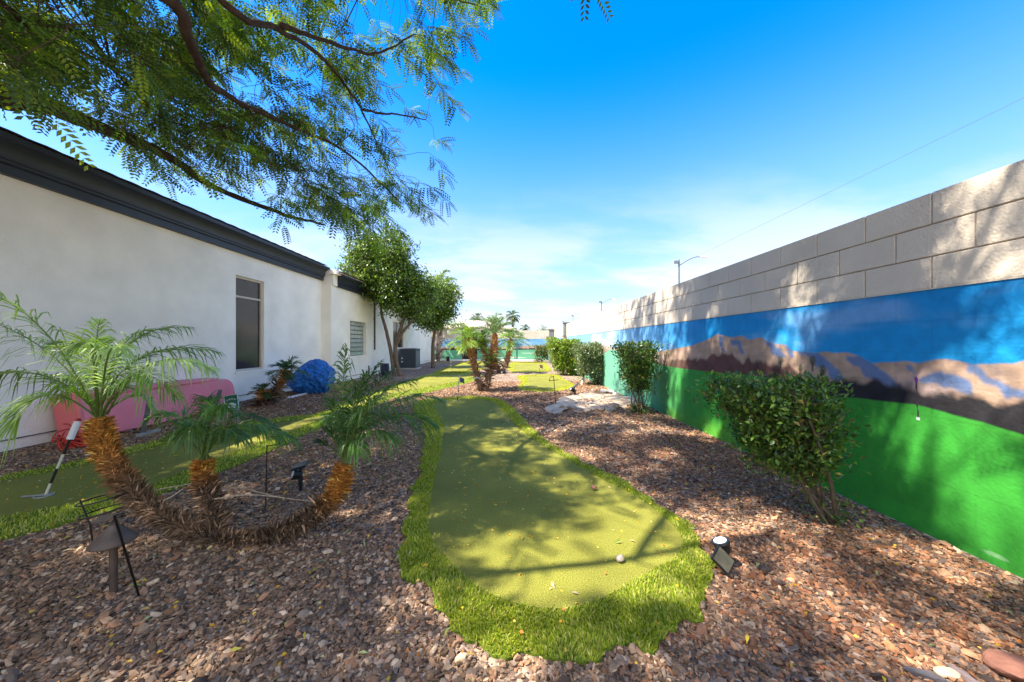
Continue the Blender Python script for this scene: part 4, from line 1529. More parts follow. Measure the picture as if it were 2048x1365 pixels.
# ---- big overhanging tree: trunk left of the view, limbs and feathery foliage overhead
big = thing('overhanging_tree', (-4.1, 0.1, 0), 'large tree with feathery leaves overhanging the yard, dark curving limbs', 'tree')
rng = np.random.default_rng(404)
BK = (.06, .042, .030)
limb_defs = [
    ([(-4.1, .1, -.1), (-4.12, .4, 1.2), (-4.2, .9, 2.3)], .24, .19),
    ([(-4.2, .9, 2.3), P(-160, 185, 2.6), P(0, 197, 3.0), P(100, 213, 3.5), P(200, 255, 4.1), P(330, 305, 4.8), P(430, 372, 5.4), P(560, 425, 5.9), P(650, 455, 6.3)], .125, .018),
    ([(-4.15, .7, 2.0), (-3.7, 1.0, 3.3), P(280, -30, 2.6), P(370, 80, 3.0), P(402, 150, 3.4), P(470, 200, 4.0), P(580, 250, 4.8), P(700, 310, 5.6), P(800, 410, 6.2)], .062, .012),
    ([(-3.7, 1.0, 3.3), (-3.0, 1.5, 4.4), P(450, -5, 3.0), P(560, 50, 3.6), P(640, 100, 4.2), P(690, 160, 4.7), P(725, 220, 5.2), P(780, 340, 5.9)], .042, .009),
    ([P(-160, 185, 2.6), P(-60, 0, 2.8), P(60, 45, 3.2), P(150, 68, 3.6), P(205, 105, 4.0), P(255, 165, 4.4), P(330, 240, 4.8)], .06, .012),
    ([(-3.7, 1.0, 3.3), (-2.4, .9, 5.0), (-1.2, 1.4, 6.2), (-.3, 2.6, 7.0), (.2, 3.8, 7.1)], .03, .006),
    ([(-2.4, .9, 5.0), (-1.8, 2.4, 5.9), P(700, -60, 4.6), P(860, -20, 5.2), P(960, 10, 5.4)], .03, .006),
    ([(-4.15, .7, 2.0), (-3.9, -.8, 4.0), (-3.0, -1.8, 5.4), (-1.6, -2.2, 6.4)], .08, .015),
    ([(-1.2, 1.4, 6.2), (-.1, .8, 6.9), (1.0, .5, 7.2)], .03, .008),
    ([P(560, 50, 3.6), P(640, 75, 4.0), P(740, 95, 4.6), P(830, 60, 5.0)], .03, .01),
    ([P(725, 220, 5.2), P(790, 230, 5.6), P(860, 240, 6.0)], .02, .008)]
mb = MB()
LP = []
for path, r0, r1 in limb_defs:
    p = smooth_path(path, 10 * len(path))
    p[4:] += np.cumsum(rng.normal(0, .010, p[4:].shape), 0) * .6
    mb.tube(p, np.linspace(r0, r1, len(p)), 9, np.array(BK), .12, rng)
    LP.append(p[len(p) // 4:] if r0 > .2 else p[len(p) // 6:])
LP = np.concatenate(LP)

OUT = np.array([(-160, -160), (880, -160), (960, -60), (985, 5), (935, -5), (905, 20), (880, 60), (855, 120), (888, 190), (900, 225), (872, 300), (862, 385),
                (800, 425), (745, 445), (690, 460), (648, 440), (560, 415), (480, 375), (430, 320), (340, 330), (270, 290), (200, 235), (120, 185), (60, 150), (-160, 110)], float)


def sky_gap(px, py):
    return fbm(px / 70.0, py / 70.0, 63, 2)


def sample_visible(n):
    out = []
    while len(out) < n:
        px, py = rng.uniform(-160, 1040), rng.uniform(-160, 480)
        if not inside(OUT, np.array([px]), np.array([py]))[0]:
            continue
        g = sky_gap(np.array([px]), np.array([py]))[0]
        up = np.clip((300 - py) / 300, 0, 1)
        if g < .46 + .06 * up and rng.uniform() < .85:
            continue
        base = np.interp(px, [-160, 0, 200, 400, 600, 800, 1040], [2.7, 3.1, 3.9, 4.6, 5.2, 5.6, 5.4])
        Y = base + .25 + rng.normal(0, .55) - .0012 * max(0, 100 - py) * (px > 300)
        Y = float(np.clip(Y, 2.3, 6.9))
        Y = min(Y, 5.30 * F / max(60, CX - px))
        out.append(P(px, py, Y))
    return np.array(out)


# light gaps wanted on the ground (x, y, radius): sunlit patches between the shadows
GAPS = [(-.35, 1.65, .5), (-.1, 1.45, .35), (-1.3, 1.5, .30), (.25, 2.05, .42), (.6, 1.95, .3), (.9, 2.4, .33), (1.3, 2.1, .3), (1.5, 3.6, .5), (.9, 3.3, .28), (1.9, 1.6, .4), (1.2, 1.5, .3),
        (2.1, 2.2, .25), (-.2, 3.6, .35), (0.3, 4.6, .4), (-.9, 4.6, .45), (1.5, 5.2, .5), (-2.4, 4.0, .5), (.2, 6.0, .4), (1.6, 1.25, .3), (-.3, 5.5, .3), (-2.1, 2.38, .6), (2.35, 1.85, .4), (1.7, 7.0, .85), (-1.5, 1.43, .24), (-1.85, 1.62, .18), (-2.4, 1.9, .22), (-.95, 1.38, .26), (-.63, 1.65, .26), (-1.6, 2.7, .22), (-1.8, 4.5, .4),
         (-1.3, 3.6, .28), (-2.2, 3.3, .3), (-1.1, 1.2, .25), (-2.0, 1.3, .22), (-1.2, 2.2, .2), (-2.6, 2.6, .25)]
_g = np.random.default_rng(71)
GAPS += [(a, b, c) for a, b, c in zip(_g.uniform(-1.2, 1.2, 46), _g.uniform(2.1, 6.8, 46), _g.uniform(.13, .27, 46))]


def lit_reject(p):
    gx, gy = p[0] + SUN_K[0] * p[2], p[1] + SUN_K[1] * p[2]
    for a, b, r_ in GAPS:
        if (gx - a) ** 2 + (gy - b) ** 2 < (r_ * .95) ** 2:
            return True
    # near part of the mural wall: low patches get sun
    if gx > 2.6:
        zc = (gx - XW) / SUN_K[0]
        yw = gy - SUN_K[1] * zc
        if (yw - 1.80) ** 2 + ((zc - .15) * 1.2) ** 2 < .85 or (3.1 < yw < 5.6 and fbm(np.array([yw * 4.0]), np.array([.5]), 5)[0] < .50):
            return True
    return False


def sample_hidden(n):
    out = []
    tries = 0
    while len(out) < n and tries < 400000:
        tries += 1
        # choose the shaded spot first, then step back along the sunbeam to the crown
        gx, gy = rng.uniform(-2.9, 4.1), rng.uniform(.2, 7.2)
        z = rng.uniform(4.3, 7.6)
        p = np.array([gx - SUN_K[0] * z, gy - SUN_K[1] * z, z])
        if p[1] > .4 and z < EYE + 1.03 * p[1] + .6:
            continue
        if gx > 2.66 and gy > 6.6:
            continue
        if gy > 6.0 and rng.uniform() < .5:
            continue
        if lit_reject(p) and rng.uniform() < (.97 if gx > 2.6 else .90):
            continue
        if fbm(np.array([gx * 3.2]), np.array([gy * 3.2]), 17, 2)[0] < .50:
            continue
        out.append(p)
    return np.array(out)


vis = sample_visible(980)
vis = np.array([p for p in vis if not (lit_reject(p) and rng.uniform() < .75)])
hid = sample_hidden(1350)
hid2 = []
for p in sample_hidden(1700):
    gx, gy = p[0] + SUN_K[0] * p[2], p[1] + SUN_K[1] * p[2]
    if (-1.3 < gx < 1.0 and 2.3 < gy < 6.4) or (gx < -.35 and .9 < gy < 3.4):
        hid2.append(p)
    elif gx > .7 and .9 < gy < 5.0 and not (gx > 2.5 and gy < 2.6):
        hid2.append(p)
hid = np.concatenate([hid, np.array(hid2)])
SP = np.concatenate([vis, hid])
# secondary branches to cluster centres
K = 170
cen = SP[rng.choice(len(SP), K, False)]
AT = [LP]
for g in cen:
    d2 = np.sum((LP - g) ** 2, 1)
    j = LP[np.argmin(d2)]
    if d2.min() > 9:
        continue
    dl = math.sqrt(d2.min())
    p = smooth_path([j, j + (g - j) * .35 + rng.normal(0, .13, 3) * dl, j + (g - j) * .7 + rng.normal(0, .13, 3) * dl + np.array([0, 0, .05]), g], 14)
    r0 = .004 + .0035 * min(1.5, dl)
    mb.tube(p, np.linspace(r0, .003, 14), 5, np.array(BK) * rng.uniform(.8, 1.3))
    AT.append(p)
AT = np.concatenate(AT)

# pinnate leaf template: a drooping midrib with two ranks of oblong leaflets
NL = 8
tq = []
for k in range(NL):
    s = .14 + .86 * k / (NL - 1)
    x0 = s
    z0 = -.16 * s * s
    ll = .24 * (1 - .45 * abs(s - .45))
    for sg in (-1, 1):
        a = 1.05
        dx, dy = math.cos(a) * ll, sg * math.sin(a) * ll
        nx, ny = -math.sin(a) * sg, math.cos(a)
        w = ll * .21
        bx = x0 + (.02 if sg > 0 else 0)
        tq += [(bx, 0, z0), (bx + dx * .5 + nx * w, dy * .5 + ny * w, z0 - ll * .05), (bx + dx, dy, z0 - ll * .22), (bx + dx * .5 - nx * w, dy * .5 - ny * w, z0 - ll * .05)]
tq = np.array(tq)
TW = len(tq)
org, dirs = [], []
for g in SP:
    d2 = np.sum((AT - g) ** 2, 1)
    j = AT[np.argmin(d2)]
    away = g - np.array([-4.0, 1.0, 3.5])
    out = unit(away * np.array([1, 1, .35]) + rng.normal(0, 1.2, 3))
    out = unit(out + np.array([0, 0, -.12]))
    ln = rng.uniform(.25, .55)
    e = g + out * ln + np.array([0, 0, -.12 * ln])
    if d2.min() < 2.5:
        mb.tube(smooth_path([j, (j + g) / 2 + rng.normal(0, .03, 3), g, e], 9), np.linspace(.0045, .0015, 9), 4, np.array(BK) * 1.2)
    m = rng.integers(6, 11)
    side = unit(np.cross(out, (0, 0, 1.0)))
    for q in range(m):
        u = (q + .5) / m
        p = g + (e - g) * u
        sg = 1 if q % 2 else -1
        org.append(p)
        dirs.append(unit(out * .65 + side * sg * .8 + np.array([0, 0, -.15]) + rng.normal(0, .3, 3)))
    org.append(e)
    dirs.append(out)
mb.build('trunk', M['bark'], big, smooth=True)
org, dirs = np.array(org), np.array(dirs)
n = len(org)
up = unit(np.array([0, 0, 1.0]) + rng.normal(0, .35, (n, 3)))
sd = unit(np.cross(up, dirs))
nn = np.cross(dirs, sd)
sc = rng.uniform(.17, .31, n)
X = org[:, None, :] + (tq[None, :, 0:1] * dirs[:, None, :] + tq[None, :, 1:2] * sd[:, None, :] + tq[None, :, 2:3] * nn[:, None, :]) * sc[:, None, None]
X[:, :, 2] -= (np.abs(tq[None, :, 0]) ** 2) * sc[:, None] * .12
cc = pick(rng, n, [(.048, .105, .015), (.07, .15, .02), (.125, .225, .028), (.03, .068, .012), (.20, .29, .032)], .15)
mb = MB()
mb.add(X.reshape(-1, 3), np.arange(n * TW).reshape(-1, 4), np.repeat(cc, TW, 0))
mb.build('crown', M['feather'], big)
# ------------------------------------------------------------------ things in the yard
rng = np.random.default_rng(9)
# condenser unit
ay, ax0, ax1, ad, ah = 16.3, -5.34, -4.58, .80, .92
ac = thing('condenser_unit', ((ax0 + ax1) / 2, ay + ad / 2, 0), 'dark grey air conditioning condenser on a pad by the house wall', 'air conditioner')
mb = MB()
mb.box((ax0 - .06, ay - .06, -.02), (ax1 + .06, ay + ad + .06, .06))
mb.build('pad', M['concrete'], ac, bevel=.008)
mb = MB()
mb.box((ax0 + .02, ay + .02, .061), (ax1 - .02, ay + ad - .02, .06 + ah - .05))
for x_ in (ax0, ax1 - .06):
    for y_ in (ay, ay + ad - .06):
        mb.box((x_, y_, .062), (x_ + .06, y_ + .06, .06 + ah - .05))
mb.build('cabinet', M['ac'], ac, bevel=.006)
mb = MB()
for k in range(16):
    z_ = .12 + k * .047
    mb.box((ax0 + .065, ay + .004, z_), (ax1 - .065, ay + .016, z_ + .018))
mb.build('louver', M['ac'], ac)
mb = MB()
for k in range(16):
    z_ = .12 + k * .047
    mb.box((ax1 - .018, ay + .065, z_), (ax1 + .006, ay + ad - .065, z_ + .024))
mb.build('louver', M['ac_light'], ac)
mb = MB()
mb.box((ax0 - .008, ay - .008, .06 + ah - .05), (ax1 + .008, ay + ad + .008, .06 + ah))
mb.build('lid', M['ac'], ac, bevel=.012)
mb = MB()
cx_, cy_ = (ax0 + ax1) / 2, ay + ad / 2
for r_ in np.linspace(.06, .34, 8):
    a = np.linspace(0, 2 * math.pi, 33)
    mb.tube(np.column_stack([cx_ + r_ * np.cos(a), cy_ + r_ * np.sin(a), np.full(33, .068 + ah)]), .005, 4)
mb.build('fan_guard', M['wire'], ac)
mb = MB()
mb.tube([(ax0 + .05, ay - .03, .25), (ax0 - .02, ay - .06, .3), (XB + .02, ay - .06, .45)], .02, 8)
mb.build('refrigerant_line', M['black'], ac)
mb = MB()
for z_ in (.34, .5):
    mb = MB()
    mb.box((ax0 + .08, ay - .004, z_), (ax0 + .15, ay + .003, z_ + .05))
    mb.build('data_plate', M['white'], ac)
# dark pot behind the two trunked tree
q0 = P(771, 748, 13.2)
mb = MB()
mb.lathe([(.10, 0), (.15, .06), (.17, .3), (.15, .42), (.17, .44), (.15, .45), (.13, .40)], (q0[0] - .05, 13.25, 0), 18)
o = mb.build('pot', plain('dark_blue_glaze', (.03, .04, .075), .35), smooth=True)
tag(o, 'dark round pot standing at the house wall behind the tree trunk', 'pot')

# blue bundle: crumpled mesh tarp
import bmesh
bm = bmesh.new()
bmesh.ops.create_icosphere(bm, subdivisions=6, radius=1.0)
V = np.array([v.co[:] for v in bm.verts])
Fc = np.array([[v.index for v in f.verts] for f in bm.faces])
bm.free()
th = np.arctan2(V[:, 1], V[:, 0])
d = .90 + .16 * (fbm(th * 2.0 + 9, V[:, 2] * 2.0, 3) - .5)
rid = np.abs(fbm(th * 3.4 + V[:, 2] * 1.5, V[:, 2] * 3 + th, 7, 3) - .5) * 2
d += .22 * (rid - .3) + .12 * (np.abs(fbm(V[:, 0] * 9 + V[:, 2] * 6, V[:, 1] * 9 - V[:, 2] * 5, 12, 3) - .5) - .15)
d += .03 * (fbm(V[:, 0] * 30 + V[:, 2] * 20, V[:, 1] * 30 + V[:, 2] * 11, 15, 2) - .5)
V = V * d[:, None]
bc = np.array([-4.93, 8.45])
sc = np.array([.60, .50, .50])
V = V * sc
lo_ = 1 - sstep(.15, -.6, V[:, 0])
V[:, 2] = -.4 + (V[:, 2] + .4) * (.62 + .38 * lo_)
V[:, 2] += .40
low = V[:, 2] < .03
V[low, 0] *= 1.12
V[low, 1] *= 1.06
V[:, 2] = np.maximum(V[:, 2], .004)
V[:, :2] += bc
mb = MB()
mb.add(V, Fc)
t = thing('tarp_bundle', (bc[0], bc[1], 0), 'rounded crumpled heap of bright blue mesh tarp by the house wall', 'tarp')
mb.build('tarp', M['tarp'], t, smooth=False)
for k in range(46):     # loose strands of the mesh
    i = rng.integers(0, len(V))
    p0 = V[i] + (V[i] - np.array([bc[0], bc[1], .4])) * .02
    if p0[2] < .08:
        continue
    u = rng.normal(0, .1, 3)
    mb = MB()
    mb.tube(smooth_path([p0, p0 + u * .5 + np.array([0, 0, .02]), p0 + u + np.array([.03, -.02, -.02])], 6), .0035, 4)
    mb.build('loose_strand', M['tarp'], t)
mb = MB()
mb.tube([G(575, 799) + (0, 0, .028), G(655, 780) + (0, 0, .028)], .024, 12)
o = mb.build('plastic_pipe', M['white'], smooth=False)
tag(o, 'white plastic pipe lying on gravel in front of the blue bundle', 'pipe')

# pink moulded shell leaning on the wall
py0, py1, ph = 4.22, 6.62, .60
t = thing('plastic_shell', (-5.5, 5.4, 0), 'long pink moulded plastic shell lying on its side against the house', 'plastic shell')


def rounded(y0, y1, z0, z1, rt, n=8, r0=.05):
    pts = [(y0, z0), (y1, z0)]
    for k in range(n + 1):
        a = k / n * math.pi / 2
        pts.append((y1 - rt + rt * math.cos(a), z1 - rt + rt * math.sin(a)))
    for k in range(n + 1):
        a = math.pi / 2 + k / n * math.pi / 2
        pts.append((y0 + r0 + r0 * math.cos(a), z1 - r0 + r0 * math.sin(a)))
    return pts


def lean(mb_, tilt=.20):
    for v in mb_.V:
        v[:, 0] -= v[:, 2] * tilt
        v[:, 2] += (v[:, 1] - py0) * .0
    return mb_


mb = MB()
mb.prism(rounded(py0 + .05, py1, .02, ph - .05, .16), 'x', -5.58, -5.30)
lean(mb).build('body', M['pink'], t, bevel=.02)
mb = MB()
mb.prism(rounded(py0 + .10, py1 - .5, ph - .055, ph - .005, .02, r0=.02), 'x', -5.62, -5.275)
mb.prism(rounded(py1 - .49, py1 - .30, ph - .055, ph - .012, .02, r0=.02), 'x', -5.60, -5.30)
lean(mb).build('rim', M['pink'], t, bevel=.014)
mb = MB()
mb.prism(rounded(py0, py0 + .048, .015, ph - .03, .02, r0=.02), 'x', -5.60, -5.28)
lean(mb).build('end_panel', M['pink_lit'], t, bevel=.016)
s0 = thing('steel_strut', G(285, 872), 'longer dark steel bar leaning against the front of the pink shell', 'metal bar', 'steel bars propped on the pink shell')
mb = MB()
mb.obox(G(286, 873) + (0, 0, .01), P(300, 796, 4.95), .05, .03)
mb.build('bar', M['strut'], s0)
mb = MB()
mb.obox(G(276, 876) + (0, 0, .025), G(318, 864) + (0, 0, .025), .05, .04)
mb.build('foot', M['galv'], s0)
mb = MB()
mb.obox(G(420, 838) + (0, 0, .01), P(441, 781, 6.05), .05, .03)
o = mb.build('steel_strut', M['strut'])
tag(o, 'shorter dark steel bar leaning by the end of the shell near the sign', 'metal bar', 'steel bars propped on the pink shell')

# tangled red cord by the wall
mb = MB()
c0 = P(146, 866, 4.0)
for k in range(9):
    pts = []
    for j in range(7):
        pts.append([c0[0] + rng.uniform(-.13, .13) + .02 * j - .05, c0[1] + rng.uniform(-.12, .12), max(.02, .10 + rng.uniform(-.10, .14) - .015 * j)])
    mb.tube(smooth_path(pts, 36), .008, 6)
mb.tube(smooth_path([P(127, 848, 4.0), P(140, 851, 4.0), P(155, 868, 4.0), P(164, 884, 4.0)], 16), .008, 6)
o = mb.build('red_hose', M['red'], smooth=True)
tag(o, 'tangled red hose heaped at the wall beside the striped pin', 'hose')


# hole pins
def stripes(mb, p0, p1, r, n, c0, c1):
    p0, p1 = np.array(p0, float), np.array(p1, float)
    for k in range(n):
        a, b = p0 + (p1 - p0) * k / n, p0 + (p1 - p0) * (k + 1) / n
        mb.tube([a, b], r, 10, c0 if k % 2 == 0 else c1)


BW = ((.62, .58, .42), (.012, .012, .014))
b = G(88, 997)
t = thing('hole_pin', b, 'leaning black and cream striped golf pin with white sleeve, nearest the camera', 'golf pin', 'golf hole pins')
top = b + np.array([.10, .14, .60])
mb = MB()
stripes(mb, b, b + (top - b) * .72, .0085, 4, BW[0], BW[1])
mb.tube([b + (top - b) * .72, top], .010, 8, BW[1])
mb.build('pole', M['paint'], t)
mb = MB()
mb.tube([b + (top - b) * .73, b + (top - b) * .965], .022, 14, (.74, .74, .70))
mb.tube([b + (top - b) * .966, b + (top - b) * .985], .022, 14, (.55, .05, .05))
mb.build('sleeve', M['paint'], t)
mb = MB()
mb.lathe([(.054, .0), (.054, .020), (.045, .021), (.045, .0)], (b[0], b[1], .006), 24)
mb.obox(b + np.array([-.13, -.03, .026]), b + np.array([.06, .01, .026]), .02, .008, (.5, .5, .5))
mb.build('cup', M['galv'], t)


def pin(base, h, label, flagcol=None, fl=.11, name='hole_pin', lean_=(0, 0)):
    t = thing('hole_pin', base, label, 'golf pin', 'golf hole pins')
    tp = np.array(base) + np.array([lean_[0], lean_[1], h])
    mb = MB()
    stripes(mb, base, tp, .009, 6, BW[1], BW[0])
    mb.build('pole', M['paint'], t)
    if flagcol is not None:
        mb = MB()
        nx, nz = 10, 8
        v, c = [], []
        for i in range(nx + 1):
            for k in range(nz + 1):
                u, w = i / nx, k / nz
                v.append((tp[0] + .008 + fl * u * .85, tp[1] + .018 * math.sin(u * 7) * u, tp[2] - .05 - fl * .95 * w - .035 * u * u))
                m = (vnoise(np.array([u * 4.0]), np.array([w * 4.0]), 5)[0])
                c.append(flagcol[0] if m > .55 else flagcol[1])
        q = [(i * (nz + 1) + k, (i + 1) * (nz + 1) + k, (i + 1) * (nz + 1) + k + 1, i * (nz + 1) + k + 1) for i in range(nx) for k in range(nz)]
        mb.add(v, q, np.array(c))
        mb.build('flag', M['flagcloth'], t, smooth=True)
        mb = MB()
        mb.tube([tp + (0, 0, -.17), tp + (0, 0, -.04)], .014, 10, (.74, .74, .72))
        mb.build('sleeve', M['paint'], t)
    mb = MB()
    mb.lathe([(.054, .0), (.054, .016), (.045, .017), (.045, .0)], (base[0], base[1], .004), 20)
    mb.build('cup', M['galv'], t)
    return t


FC = [(.25, .06, .04), (.06, .09, .16)]
pin(G(915, 803), .56, 'golf pin with red and blue flag at the far end of the long green', FC, lean_=(.04, 0))
pin(G(1079, 748), .42, 'golf pin with dark flag on the farther green behind the bunker', [(.04, .03, .03), (.3, .12, .1)], .14)
pin(G(902, 741), .40, 'thin pale golf pin on the green near the house corner')
pin(G(1028, 722), .34, 'slim golf pin at the far wall with a short dark flag', [(.05, .03, .03), (.1, .04, .04)], .1)


# wire stakes and holders
def wires(name, base, runs, label, cat, group=None, r=.0045, mat='wire'):
    mb = MB()
    for p in runs:
        mb.tube(np.array(p), r, 6)
    o = mb.build(name, M[mat], None, origin=base)
    return tag(o, label, cat, group)


Yw = 2.52
wires('flag_holder', G(531, 1018), [[G(531, 1018), P(534, 892, Yw)], [P(534, 892, Yw), P(560, 889, Yw + .02)], [P(560, 889, Yw + .02), P(561, 857, Yw + .02)],
                                    [P(561, 873, Yw + .02), P(533, 875, Yw)]], 'thin black wire flag holder standing left of the solar spotlight', 'wire holder', 'bare wire flag holders', .0035)
Yw = 6.66
wires('flag_holder', G(1112, 813), [[G(1112, 813), P(1107, 752, Yw)], [P(1099, 762, Yw), P(1117, 760, Yw)], [P(1099, 757, Yw), P(1099, 763, Yw)], [P(1100, 755, Yw), P(1107, 754, Yw)]],
      'thin black wire holder standing at the left edge of the sand bunker', 'wire holder', 'bare wire flag holders', .007)
Yh = 2.05
hb = P(178, 1048, Yh)
hb = G(178, 1095)
loops = []
for py_, rx in ((996, .115), (1022, .105)):
    c_ = P(207, py_, Yh + .05)
    a = np.linspace(0, 2 * math.pi, 30)
    loops.append(np.column_stack([c_[0] + rx * np.cos(a), c_[1] + rx * .9 * np.sin(a), c_[2] + .02 * np.cos(a)]))
wires('plant_hoop', hb, [[P(160, 1001, Yh), P(180, 1050, Yh), P(186, 1092, Yh)], *loops], 'black wire hoop plant support beside the largest palm trunk', 'plant support', None, .0045)
b = G(281, 1190)
t = thing('garden_stake', b, 'thin dark stake with an added flat brown plate, leaning across the path lamp', 'garden stake')
mb = MB()
tp = P(228, 1030, 1.40)
mb.tube([b + (0, 0, -.03), tp], .0045, 8)
mb.build('stake', M['wire'], t)
mb = MB()
lp, rp = P(182, 1048, 1.44), P(232, 1029, 1.40)
mid1, mid2 = P(203, 1033, 1.46), P(212, 1045, 1.38)
mb.add([lp, mid2, rp, mid1, lp + (0, 0, .004), mid2 + (0, 0, .004), rp + (0, 0, .004), mid1 + (0, 0, .004)],
       [(0, 3, 2, 1), (4, 5, 6, 7), (0, 1, 5, 4), (1, 2, 6, 5), (2, 3, 7, 6), (3, 0, 4, 7)])
mb.build('plate', M['bronze'], t)  # added plate standing in for a motion ghost, not a real part


# path lamps
def path_lamp(base, h, rad, label, mat='bronze'):
    t = thing('path_lamp', base, label, 'path light', 'mushroom path lamps')
    x, y, z = base
    mb = MB()
    mb.tube([(x, y, -.03), (x, y, h - .075)], .015, 14)
    mb.build('stem', M[mat], t, smooth=False)
    mb = MB()
    pr = [(rad, h - .085), (rad * 1.01, h - .08), (rad * .8, h - .06), (rad * .5, h - .03), (rad * .27, h - .012), (rad * .25, h - .004), (rad * .24, h), (.002, h + .003)]
    inner = [(.018, h - .03), (rad * .5, h - .045), (rad * .8, h - .073), (rad * .98, h - .087)]
    mb.lathe(inner + pr, (x, y, 0), 32)
    mb.build('shade', M[mat], t, smooth=True)
    mb = MB()
    mb.lathe([(.012, h - .09), (.02, h - .085), (.02, h - .04), (.012, h - .035)], (x, y, 0), 14)
    mb.build('bulb_cover', M['lens'], t)
    return t


p1 = path_lamp(G(227, 1191), .345, .084, 'bronze mushroom path lamp in the front left gravel corner')
path_lamp(G(955, 783), .42, .105, 'small pale topped path lamp at the foot of the palm clump', 'galv')
path_lamp(G(1004, 748), .30, .09, 'small dark path lamp between the far palm trunks')


# solar spotlights
def solar_spot(base, label, pan, head, pole_h, panel_c, panel_u, panel_v, panel_mat='solar'):
    t = thing('solar_spotlight', base, label, 'solar light', 'solar spotlights')
    base = np.array(base)
    mb = MB()
    mb.tube([base + (0, 0, -.04), base + (0, 0, pole_h)], [.008, .015], 10)
    mb.tube([base + (0, 0, pole_h), base + (0, 0, pole_h + .035)], .02, 10)
    mb.build('spike', M['black'], t)
    h0, h1 = np.array(head[0]), np.array(head[1])
    d = (h1 - h0) / np.linalg.norm(h1 - h0)
    mb = MB()
    mb.tube([h0, h0 + d * .012, h0 + d * .05, h1 - d * .01, h1], [.022, .034, .042, .046, .044], 20)
    mb.build('lamp_head', M['black'], t, smooth=False)
    mb = MB()
    mb.tube([h1 - d * .002, h1 + d * .003], [.034, .032], 20)
    mb.build('lens', M['lens'], t)
    c, u, v = np.array(panel_c), np.array(panel_u), np.array(panel_v)
    w = unit(np.cross(u, v))
    if w[2] < 0:
        w = -w

    def slab(mb, k, lo, hi):
        q = [c - u * k - v * k, c + u * k - v * k, c + u * k + v * k, c - u * k + v * k]
        mb.add([p + w * lo for p in q] + [p + w * hi for p in q], [(0, 3, 2, 1), (4, 5, 6, 7), (0, 1, 5, 4), (1, 2, 6, 5), (2, 3, 7, 6), (3, 0, 4, 7)])
    mb = MB()
    slab(mb, 1, -.008, .006)
    mb.tube([c - w * .008, base + (0, 0, pole_h + .03)], .011, 8)
    mb.build('panel_frame', M['black'], t)
    mb = MB()
    slab(mb, .88, .0062, .008)
    mb.build('solar_cell', M[panel_mat], t)
    return t


b = G(601, 983)
pc = P(601, 931, 2.82)
solar_spot(b, 'black solar spotlight with tilted panel between the palm trunks', None, (P(604, 951, 2.84), P(585, 949, 2.80)), .085, pc,
           np.array([.062, .0, .018]), np.array([-.01, .05, .008]))
b = G(1452, 1140)
solar_spot(b, 'black solar spotlight with upturned lens beside the long green edge', None, (P(1450, 1108, 1.86), P(1440, 1081, 1.87)), .02,
           P(1446, 1120, 1.79), np.array([.036, -.012, -.036]), np.array([.032, .022, .022]), 'solar_dusty')
b = G(1150, 791)
solar_spot(b, 'black solar spotlight stuck in the back edge of the bunker', None, (P(1151, 783, 8.2), P(1141, 778, 8.1)), .05,
           P(1148, 774, 8.15), np.array([.10, 0, .09]), np.array([0, .07, .0]))
b = G(1010, 751)
solar_spot(b, 'small black solar spotlight lying low right of the far palm clump', None, (b + np.array([-.02, 0, .09]), b + np.array([-.12, -.02, .12])), .06,
           b + np.array([.03, 0, .16]), np.array([.08, 0, .03]), np.array([0, .06, 0]))
b = G(1163, 770)
t = thing('stake_lamp', b, 'white stake lamp leaning beside the straggly grey green shrub', 'garden lamp')
mb = MB()
mb.tube([b, P(1168, 750, 10.28)], .026, 10)
mb.build('post', M['white'], t)
mb = MB()
mb.tube([P(1164, 749, 10.28), P(1173, 746, 10.28)], [.05, .045], 12)
mb.build('lamp_head', M['white'], t)
b = np.array([P(896, 720, 24.0)[0], 24.0, 0])
t = thing('utility_box', b, 'small black box on the ground before the far wall', 'box')
mb = MB()
mb.box((b[0] - .1, 23.9, 0), (b[0] + .1, 24.1, .30))
mb.build('body', M['black'], t, bevel=.015)
mb = MB()
mb.box((b[0] - .115, 23.885, .30), (b[0] + .115, 24.115, .325))
mb.build('lid', M['black'], t, bevel=.006)

# green yard sign near the pink shell
sy = 5.30
sb = P(462, 840, sy)
t = thing('yard_sign', (sb[0], sy, 0), 'small green yard sign with white lettering beside the pink shell', 'sign')
cs = [P(448, 793, sy), P(475, 788.5, sy), P(478, 818, sy), P(452, 821, sy)]
wv = np.array([0, .012, 0])
mb = MB()
mb.add(cs + [p + wv for p in cs], [(0, 3, 2, 1), (4, 5, 6, 7), (0, 1, 5, 4), (1, 2, 6, 5), (2, 3, 7, 6), (3, 0, 4, 7)])
mb.build('board', M['sign_green'], t)


def on_sign(u, v):
    a = cs[0] + (cs[1] - cs[0]) * u
    b_ = cs[3] + (cs[2] - cs[3]) * u
    return a + (b_ - a) * v - np.array([0, .003, 0])


